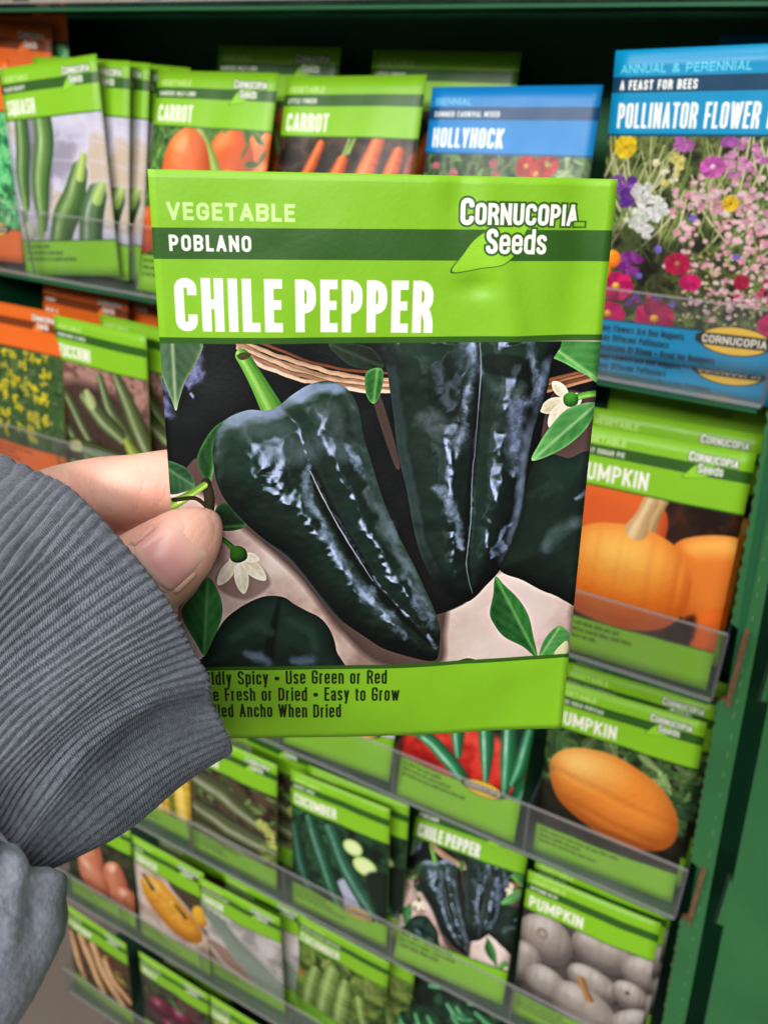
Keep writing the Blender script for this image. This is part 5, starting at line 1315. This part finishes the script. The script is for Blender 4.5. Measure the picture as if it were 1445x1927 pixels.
LITTLE = [(cpt(-40, 1300, .220), .009, .009), (cpt(100, 1280, .208), .0076, .0076), fi(240, 1255, .0068, z=.200), fi(350, 1260, .0064), fi(430, 1275, .0058), fi(470, 1280, .0036)]
PALM = [(cpt(-420, 1760, .150), .021, .018), (cpt(-260, 1560, .165), .022, .018), (cpt(-140, 1370, .185), .026, .017), (cpt(-60, 1230, .200), .030, .016), (cpt(-40, 1150, .212), .028, .014), (cpt(-40, 1100, .220), .018, .009)]
V, F = [], []
for rg, pw in ((THUMB, 2.25), (INDEX, 2.05), (MIDDLE, 2.0), (RING, 2.0), (LITTLE, 2.0), (PALM, 2.0)):
    v, f = loft(rg, 28, pw)
    o_ = len(V); V += v; F += [tuple(i + o_ for i in q) for q in f]
tmp = mesh_obj('hand_form', [to_world(p) for p in V], F)
md = tmp.modifiers.new('r', 'REMESH'); md.mode = 'VOXEL'; md.voxel_size = .00062
ms = tmp.modifiers.new('s', 'SMOOTH'); ms.factor = .5; ms.iterations = 7
dg = bpy.context.evaluated_depsgraph_get(); dg.update()
hand_me = bpy.data.meshes.new_from_object(tmp.evaluated_get(dg)); hand_me.name = 'hand'
bpy.data.objects.remove(tmp)
hand_me.polygons.foreach_set('use_smooth', [True] * len(hand_me.polygons))

def skin_mat():
    m, nt, b = new_mat('skin')
    tc = nt.nodes.new('ShaderNodeTexCoord')
    n1 = nt.nodes.new('ShaderNodeTexNoise'); n1.inputs['Scale'].default_value = 55; n1.inputs['Detail'].default_value = 5
    cr = nt.nodes.new('ShaderNodeValToRGB')
    cr.color_ramp.elements[0].position = .32; cr.color_ramp.elements[0].color = (.86, .40, .31, 1)
    cr.color_ramp.elements[1].position = .68; cr.color_ramp.elements[1].color = (.91, .55, .43, 1)
    nt.links.new(tc.outputs['Object'], n1.inputs['Vector']); nt.links.new(n1.outputs['Fac'], cr.inputs[0]); nt.links.new(cr.outputs[0], b.inputs['Base Color'])
    b.inputs['Roughness'].default_value = .46; b.inputs['Specular IOR Level'].default_value = .4
    b.inputs['Subsurface Weight'].default_value = .22; b.inputs['Subsurface Radius'].default_value = (.9, .35, .2); b.inputs['Subsurface Scale'].default_value = .004
    # fine cross-lines of the skin, square to the finger
    mp = nt.nodes.new('ShaderNodeMapping'); ax = M @ (np.array([.98, -.17, 0.])); 
    mp.inputs['Rotation'].default_value = (0, 0, -math.atan2(ax[1], ax[0])); mp.inputs['Scale'].default_value = (3.0, .3, .3)
    n2 = nt.nodes.new('ShaderNodeTexNoise'); n2.inputs['Scale'].default_value = 420; n2.inputs['Detail'].default_value = 3
    n3 = nt.nodes.new('ShaderNodeTexVoronoi'); n3.inputs['Scale'].default_value = 1500
    ad = nt.nodes.new('ShaderNodeMath'); ad.operation = 'MULTIPLY_ADD'; ad.inputs[1].default_value = .15
    bp = nt.nodes.new('ShaderNodeBump'); bp.inputs['Strength'].default_value = .4; bp.inputs['Distance'].default_value = .0003
    nt.links.new(tc.outputs['Object'], mp.inputs['Vector']); nt.links.new(mp.outputs[0], n2.inputs['Vector']); nt.links.new(tc.outputs['Object'], n3.inputs['Vector'])
    nt.links.new(n3.outputs['Distance'], ad.inputs[0]); nt.links.new(n2.outputs['Fac'], ad.inputs[2])
    wv_ = nt.nodes.new('ShaderNodeTexWave'); wv_.bands_direction = 'X'; wv_.inputs['Scale'].default_value = 62; wv_.inputs['Distortion'].default_value = 7; wv_.inputs['Detail'].default_value = 3; wv_.inputs['Detail Scale'].default_value = 2
    mp2 = nt.nodes.new('ShaderNodeMapping'); mp2.inputs['Rotation'].default_value = mp.inputs['Rotation'].default_value
    nt.links.new(tc.outputs['Object'], mp2.inputs['Vector']); nt.links.new(mp2.outputs[0], wv_.inputs['Vector'])
    pwv = nt.nodes.new('ShaderNodeMath'); pwv.operation = 'POWER'; pwv.inputs[1].default_value = .35
    nt.links.new(wv_.outputs['Fac'], pwv.inputs[0])
    ad2 = nt.nodes.new('ShaderNodeMath'); ad2.operation = 'MULTIPLY_ADD'; ad2.inputs[1].default_value = .9
    nt.links.new(pwv.outputs[0], ad2.inputs[0]); nt.links.new(ad.outputs[0], ad2.inputs[2])
    nt.links.new(ad2.outputs[0], bp.inputs['Height']); nt.links.new(bp.outputs[0], b.inputs['Normal'])
    return m
hand_me.materials.clear(); hand_me.materials.append(skin_mat())
person = empty('person', tuple(to_world(cpt(-60, 1300, .19))))
tag(person, 'hand in a grey ribbed sweatshirt cuff pinching the held packet', 'person')
bpy.context.view_layer.update()
def adopt(o, parent=person):
    o.parent = parent; o.matrix_parent_inverse = parent.matrix_world.inverted(); return o
hand = bpy.data.objects.new('hand', hand_me); COL.objects.link(hand); adopt(hand)
bpy.context.view_layer.update()

# thumbnail: a thin curved plate on the side of the thumb that faces the lens
def nail():
    ax = cpt(376, 1000, .16) - cpt(286, 1072, .16); ax /= np.linalg.norm(ax)
    S = spline(np.column_stack([np.array([r[0] for r in THUMB[3:]]), [r[1] for r in THUMB[3:]], [r[2] for r in THUMB[3:]]]), False, 12)
    zdir = np.cross(HRt, HD)
    side0 = np.cross(ax, zdir); side0 /= np.linalg.norm(side0)          # towards the lower right in the picture or its opposite
    if side0[1] < 0: side0 = -side0
    up = -zdir - ax * (-zdir @ ax); up /= np.linalg.norm(up)
    rollv = math.radians(-9)
    side = side0*math.cos(rollv) + up*math.sin(rollv)*-1; nrm_ = up*math.cos(rollv) + side0*math.sin(rollv)
    along = (S[:, :3] - S[0, :3]) @ ax
    n, m_ = 26, 26; verts = []; faces = []; uv = []
    L0, L1 = .0004, .0136
    for i in range(n + 1):
        s = i / n
        for j in range(m_ + 1):
            a = 2*j/m_ - 1
            # outline: rounded base, gently rounded tip
            base = L0 + .0020*(1 - math.sqrt(max(0, 1 - .8*a*a))) ; tip = L1 - .0062*(1 - math.sqrt(max(0, 1 - .92*a*a)))
            t = base + (tip - base)*s
            c = np.array([np.interp(t, along, S[:, k]) for k in range(3)]); hwv = np.interp(t, along, S[:, 3]); hdv = np.interp(t, along, S[:, 4])
            half = .0056*(1 - .05*s)
            lat = a*half - .0011
            hdm = max(hdv, np.interp(.0095, along, S[:, 4]) - .55*max(0, t - .0095)); hwm = max(hwv, .0066)
            srf = hdm*max(0, 1 - (abs(lat)/hwm)**2.25)**(1/2.25)            # height of the thumb's own surface here
            edge = -.0007*abs(a)**8 - .0007*max(0, 1 - s/.10)**2
            p = c + side0*lat + up*(srf + .00045 + edge)
            verts.append(to_world(p)); uv.append((s, j/m_))
    for i in range(n):
        for j in range(m_):
            q = i*(m_+1)+j; faces.append((q, q+1, q+m_+2, q+m_+1))
    o = mesh_obj('thumbnail', verts, faces, None, None, True)
    l = o.data.uv_layers.new(name='uv')
    for p in o.data.polygons:
        for li in p.loop_indices: l.data[li].uv = uv[o.data.loops[li].vertex_index]
    sd = o.modifiers.new('thick', 'SOLIDIFY'); sd.thickness = .0005; sd.offset = -1
    m, nt, b = new_mat('nail')
    un = nt.nodes.new('ShaderNodeUVMap'); un.uv_map = 'uv'
    sx = nt.nodes.new('ShaderNodeSeparateXYZ'); cr = nt.nodes.new('ShaderNodeValToRGB')
    e = cr.color_ramp.elements
    e[0].position = 0; e[0].color = (.90, .55, .47, 1); e[1].position = 1; e[1].color = (.90, .68, .55, 1)
    for ps, c in ((.13, (.90, .54, .47, 1)), (.2, (.90, .42, .39, 1)), (.55, (.90, .44, .40, 1)), (.8, (.87, .52, .40, 1))):
        k = e.new(ps); k.color = c
    nt.links.new(un.outputs[0], sx.inputs[0]); nt.links.new(sx.outputs[0], cr.inputs[0]); nt.links.new(cr.outputs[0], b.inputs['Base Color'])
    b.inputs['Roughness'].default_value = .27; b.inputs['Subsurface Weight'].default_value = .15; b.inputs['Subsurface Radius'].default_value = (.9, .35, .25); b.inputs['Subsurface Scale'].default_value = .002
    mp = nt.nodes.new('ShaderNodeMapping'); mp.inputs['Scale'].default_value = (2, 60, 1); nz = nt.nodes.new('ShaderNodeTexNoise'); nz.inputs['Scale'].default_value = 1.0
    bp = nt.nodes.new('ShaderNodeBump'); bp.inputs['Strength'].default_value = .18; bp.inputs['Distance'].default_value = .0002
    nt.links.new(un.outputs[0], mp.inputs['Vector']); nt.links.new(mp.outputs[0], nz.inputs['Vector']); nt.links.new(nz.outputs['Fac'], bp.inputs['Height']); nt.links.new(bp.outputs[0], b.inputs['Normal'])
    o.data.materials.append(m)
    # the fold of skin along the sides and base of the nail
    idx = [i*(m_+1) for i in range(n-3, -1, -1)] + [j for j in range(1, m_)] + [i*(m_+1)+m_ for i in range(0, n-2)]
    path = np.array([verts[k] for k in idx]); upw = M @ up
    tg = np.gradient(path, axis=0); tg /= np.linalg.norm(tg, axis=1)[:, None]
    fv = []; ff = []; ns = 8
    for k in range(len(path)):
        sd_ = np.cross(tg[k], upw); sd_ /= np.linalg.norm(sd_)
        rad = .00072*min(1, k/6, (len(path)-1-k)/6) + .00012
        for q_ in range(ns):
            a_ = 2*math.pi*q_/ns
            fv.append(path[k] - upw*.00018 + sd_*(math.cos(a_)*rad) + upw*(math.sin(a_)*rad*.75))
    for k in range(len(path)-1):
        for q_ in range(ns): ff.append((k*ns+q_, k*ns+(q_+1) % ns, (k+1)*ns+(q_+1) % ns, (k+1)*ns+q_))
    nf = mesh_obj('nail_fold', fv, ff, hand_me.materials[0], None, True)
    bm = bmesh.new(); bm.from_mesh(nf.data); bmesh.ops.recalc_face_normals(bm, faces=bm.faces); bm.to_mesh(nf.data); bm.free()
    adopt(nf, hand)
    return adopt(o, hand)
nail()

# sleeve: ribbed cuff and the start of the fleece sleeve, each a closed tube
def knit_mat():
    m, nt, b = new_mat('grey_rib_knit')
    N_ = nt.nodes; Lk = nt.links.new
    un = N_.new('ShaderNodeUVMap'); un.uv_map = 'knit'
    sx = N_.new('ShaderNodeSeparateXYZ'); Lk(un.outputs[0], sx.inputs[0])
    def mth(op, a, b_=None, c=None):
        n = N_.new('ShaderNodeMath'); n.operation = op
        for i, v in enumerate((a, b_, c)):
            if v is None: continue
            if isinstance(v, (int, float)): n.inputs[i].default_value = v
            else: Lk(v, n.inputs[i])
        return n.outputs[0]
    # stitches: little chevrons running up each rib
    fr = mth('FRACT', sx.outputs[0]); ab = mth('ABSOLUTE', mth('SUBTRACT', fr, .5))
    ph = mth('ADD', mth('MULTIPLY', sx.outputs[1], 1.6), mth('MULTIPLY', ab, 1.5))
    st = mth('SINE', mth('MULTIPLY', ph, 6.2832))
    ln = mth('SINE', mth('MULTIPLY', sx.outputs[0], 6.2832*2))
    tc = N_.new('ShaderNodeTexCoord')
    nz = N_.new('ShaderNodeTexNoise'); nz.inputs['Scale'].default_value = 1600; nz.inputs['Detail'].default_value = 4; Lk(tc.outputs['Object'], nz.inputs['Vector'])
    nb_ = N_.new('ShaderNodeTexNoise'); nb_.inputs['Scale'].default_value = 220; nb_.inputs['Detail'].default_value = 5; Lk(tc.outputs['Object'], nb_.inputs['Vector'])
    hgt = mth('ADD', mth('MULTIPLY', st, .42), mth('ADD', mth('MULTIPLY', nz.outputs['Fac'], 2.4), mth('MULTIPLY', ln, .25)))
    bp = N_.new('ShaderNodeBump'); bp.inputs['Strength'].default_value = .75; bp.inputs['Distance'].default_value = .00028
    Lk(hgt, bp.inputs['Height']); Lk(bp.outputs[0], b.inputs['Normal'])
    cr = N_.new('ShaderNodeValToRGB')
    cr.color_ramp.elements[0].position = .28; cr.color_ramp.elements[0].color = (.058, .066, .088, 1)
    cr.color_ramp.elements[1].position = .74; cr.color_ramp.elements[1].color = (.215, .236, .295, 1)
    mixv = mth('ADD', mth('MULTIPLY', nz.outputs['Fac'], .62), mth('ADD', mth('MULTIPLY', nb_.outputs['Fac'], .38), mth('MULTIPLY', st, .085)))
    Lk(mixv, cr.inputs[0]); Lk(cr.outputs[0], b.inputs['Base Color'])
    b.inputs['Roughness'].default_value = .92; b.inputs['Specular IOR Level'].default_value = .12
    b.inputs['Sheen Weight'].default_value = .35; b.inputs['Sheen Roughness'].default_value = .5
    return m
M_KNIT = knit_mat()
CUFF = [  # rib by rib: opening -> seam (photo measurements, with distance from the lens)
 [(-70, 828), (-120, 872), (-180, 935), (-250, 1010), (-330, 1090)],
 [(58, 884), (8, 932), (-52, 1002), (-122, 1092), (-200, 1180)],
 [(146, 940), (74, 1026), (0, 1114), (-82, 1226), (-160, 1330)],
 [(281, 1094), (146, 1186), (8, 1290), (-64, 1380), (-116, 1450)],
 [(344, 1198), (232, 1256), (112, 1350), (10, 1450), (-30, 1526)],
 [(392, 1306), (292, 1330), (176, 1402), (84, 1506), (22, 1592)],
 [(432, 1418), (344, 1470), (238, 1556), (146, 1614), (74, 1660)]]
CZ = [(.166, .160, .152, .144, .138), (.154, .148, .142, .136, .131), (.1465, .141, .135, .130, .126), (.1425, .136, .130, .126, .123), (.1425, .1355, .129, .1255, .123), (.146, .139, .132, .128, .1255), (.1525, .1455, .138, .1325, .1295)]
RIBN = [0, 5, 10, 19, 26, 34, 45]
def net_points(net, zs, back):
    P_ = [[cpt(x, y, z) for (x, y), z in zip(r, zr)] for r, zr in zip(net, zs)]
    a, b_ = P_[-1], P_[0]
    for t, dz in ((.1, back*.55), (.5, back), (.9, back*.6)):
        row = []
        for p, q in zip(a, b_):
            c = p*(1-t) + q*t; c = c * ((c[2] + dz) / c[2]); row.append(c)
        P_.append(row)
    return np.array(P_)
def surf(P_, nu, nv):
    """closed in the first direction, open in the second"""
    m_, n_ = P_.shape[:2]
    cols = np.array([spline(P_[:, j], True, nu) for j in range(n_)])          # n_ x (m_*nu) x 3
    return np.array([spline(cols[:, i], False, nv) for i in range(cols.shape[1])])
def cuff():
    P_ = net_points(CUFF, CZ, .055)
    nu, nv = 64, 44
    G = surf(P_, nu, nv)                                                        # U x V x 3
    U, Vn = G.shape[:2]
    ribk = RIBN + [53, 64, 72]; ribs = np.interp(np.arange(U)/nu, range(len(ribk) + 1), ribk + [78])
    rr = np.random.default_rng(4)
    # slow folds across the ribs near the wrist
    uu = np.arange(U)[:, None] / nu; vv = np.arange(Vn)[None] / (Vn - 1)
    fold = .0016*np.exp(-((uu - 4.7 - .5*vv)/.28)**2) - .0020*np.exp(-((uu - 5.15 - .35*vv)/.20)**2)*np.exp(-((vv - .3)/.35)**2) + .0010*np.sin(uu*3.1 + vv*5)*vv
    du = np.roll(G, -1, 0) - np.roll(G, 1, 0); dv = np.gradient(G, axis=1)
    Nn = np.cross(du, dv); Nn /= np.linalg.norm(Nn, axis=2)[..., None]
    cen = G.mean(axis=(0, 1))
    if np.mean(np.sum(Nn * (G - cen), axis=2)) < 0: Nn = -Nn
    wob = .10*np.sin(vv*9 + ribs[:, None]*.7) + .06*np.sin(vv*23 + ribs[:, None]*2.1)
    ph = (ribs[:, None] + wob) % 1.0
    prof = np.abs(np.sin(np.pi*ph))**.7
    amp = .00078*(1 - .75*np.clip((vv - .8)/.2, 0, 1))
    D = (prof - .7)*amp*np.where(uu < 6.6, 1, .6) + fold
    D = D - .0012*np.clip((vv - .86)/.14, 0, 1)**2
    G = G + Nn*D[..., None]
    # rolled hem at the opening: edge ring, then turned inside
    e = G[:, 0]; dirv = G[:, 0] - G[:, 3]; dirv /= np.linalg.norm(dirv, axis=1)[:, None]
    n0 = Nn[:, 0]
    rows = [G[:, 14] - n0*.0034, G[:, 6] - n0*.0034, G[:, 1] - n0*.0030 , e + dirv*.0007 - n0*.0022, e + dirv*.0011 - n0*.0011, e + dirv*.0007 - n0*.0003]
    A_ = np.concatenate([np.stack(rows, 1), G], 1)
    Vn2 = A_.shape[1]
    verts = A_.reshape(-1, 3) @ M.T + OFF
    faces = []; uvx = np.tile(np.concatenate([ribs, [ribs[-1] + (ribs[-1]-ribs[-2])]])[:, None], (1, Vn2))
    ln = np.concatenate([np.linspace(-8, -1, 6), np.arange(Vn)*.38])
    uvy = np.tile(ln[None], (U + 1, 1))
    luv = []
    for i in range(U):
        i2 = (i + 1) % U
        for j in range(Vn2 - 1):
            faces.append((i*Vn2+j, i*Vn2+j+1, i2*Vn2+j+1, i2*Vn2+j))
            luv += [(uvx[i, j], uvy[i, j]), (uvx[i, j], uvy[i, j+1]), (uvx[i+1, j], uvy[i, j+1]), (uvx[i+1, j], uvy[i, j])]
    o = mesh_obj('cuff', verts, faces, M_KNIT, None, True)
    l = o.data.uv_layers.new(name='knit')
    l.data.foreach_set('uv', np.array(luv, np.float32).ravel())
    bm = bmesh.new(); bm.from_mesh(o.data); bmesh.ops.recalc_face_normals(bm, faces=bm.faces); bm.to_mesh(o.data); bm.free()
    adopt(o)
    return o, A_, Nn
cuff_o, CUFFG, CUFFN = cuff()
BODY = [
 [(-320, 1085), (-420, 1190), (-560, 1350), (-720, 1500)],
 [(-196, 1172), (-300, 1300), (-440, 1470), (-620, 1680)],
 [(-158, 1318), (-240, 1440), (-380, 1620), (-560, 1850)],
 [(-122, 1440), (-180, 1580), (-300, 1780), (-480, 2000)],
 [(-40, 1520), (-80, 1680), (-170, 1880), (-340, 2100)],
 [(26, 1590), (34, 1740), (-30, 1930), (-190, 2160)],
 [(92, 1640), (124, 1745), (52, 1890), (-70, 2080)]]
BZ = [(.137, .134, .126, .118), (.130, .124, .118, .110), (.125, .117, .110, .104), (.120, .113, .107, .100), (.1195, .113, .107, .101), (.1205, .116, .111, .105), (.1275, .1255, .121, .115)]
def body():
    P_ = net_points(BODY, BZ, .055)
    G = surf(P_, 24, 24); U, Vn = G.shape[:2]
    uu = np.arange(U)[:, None] / 24; vv = np.arange(Vn)[None] / (Vn - 1)
    du = np.roll(G, -1, 0) - np.roll(G, 1, 0); dv = np.gradient(G, axis=1)
    Nn = np.cross(du, dv); Nn /= np.linalg.norm(Nn, axis=2)[..., None]
    if np.mean(np.sum(Nn * (G - G.mean(axis=(0, 1))), axis=2)) < 0: Nn = -Nn
    n1 = fbm(U, Vn, 14, 5, 4) - .5
    gather = .0012*np.sin(uu*9 + np.sin(vv*6)*1.2)*np.exp(-vv*4)
    pinch = -.0004*np.exp(-(vv/.05)**2)
    bead = .0016*np.exp(-((vv - .12)/.07)**2)
    G = G + Nn*((.0016*n1 + gather*.8 + pinch + bead)[..., None])
    verts = G.reshape(-1, 3) @ M.T + OFF
    faces = [(i*Vn+j, i*Vn+j+1, ((i+1) % U)*Vn+j+1, ((i+1) % U)*Vn+j) for i in range(U) for j in range(Vn-1)]
    o = mesh_obj('sleeve', verts, faces, None, None, True)
    bm = bmesh.new(); bm.from_mesh(o.data); bmesh.ops.recalc_face_normals(bm, faces=bm.faces); bm.to_mesh(o.data); bm.free()
    m = flat_mat('grey_fleece', (128, 131, 145), .95, (1500, .8, .0003), .22, 900)
    m.node_tree.nodes['Principled BSDF'].inputs['Sheen Weight'].default_value = .3
    o.data.materials.append(m)
    return adopt(o)
BODYO = body()

# lint: short fibres standing off the knit
def lint():
    r = np.random.default_rng(12)
    U, Vn = CUFFG.shape[:2]; Vs = []; Fs = []
    for q in range(5200):
        i = int(r.integers(0, 64*6 + 20)); 
        j = int(r.integers(4, 12)) if r.random() < .35 else int(r.integers(6, Vn - 2))
        p = CUFFG[i, j]; n = CUFFN[i, max(0, j - 6)]
        t = r.normal(size=3); d = n*r.uniform(.2, 1.0) + t*.55; d /= np.linalg.norm(d)
        L = r.uniform(.0004, .0011); w_ = np.cross(d, r.normal(size=3)); w_ /= np.linalg.norm(w_); w_ *= .000022
        k = len(Vs); b2 = d + r.normal(size=3)*.5; b2 /= np.linalg.norm(b2)
        m1 = p + d*L*.5; m2 = m1 + b2*L*.5
        Vs += [p - w_, p + w_, m1 + w_, m1 - w_, m2]
        Fs += [(k, k+1, k+2, k+3), (k+3, k+2, k+4)]
    o = mesh_obj('lint_fibres', np.array(Vs) @ M.T + OFF, Fs, flat_mat('lint', (128, 132, 146), .9))
    o['kind'] = 'stuff'
    adopt(o, cuff_o)
bpy.context.view_layer.update()
lint()
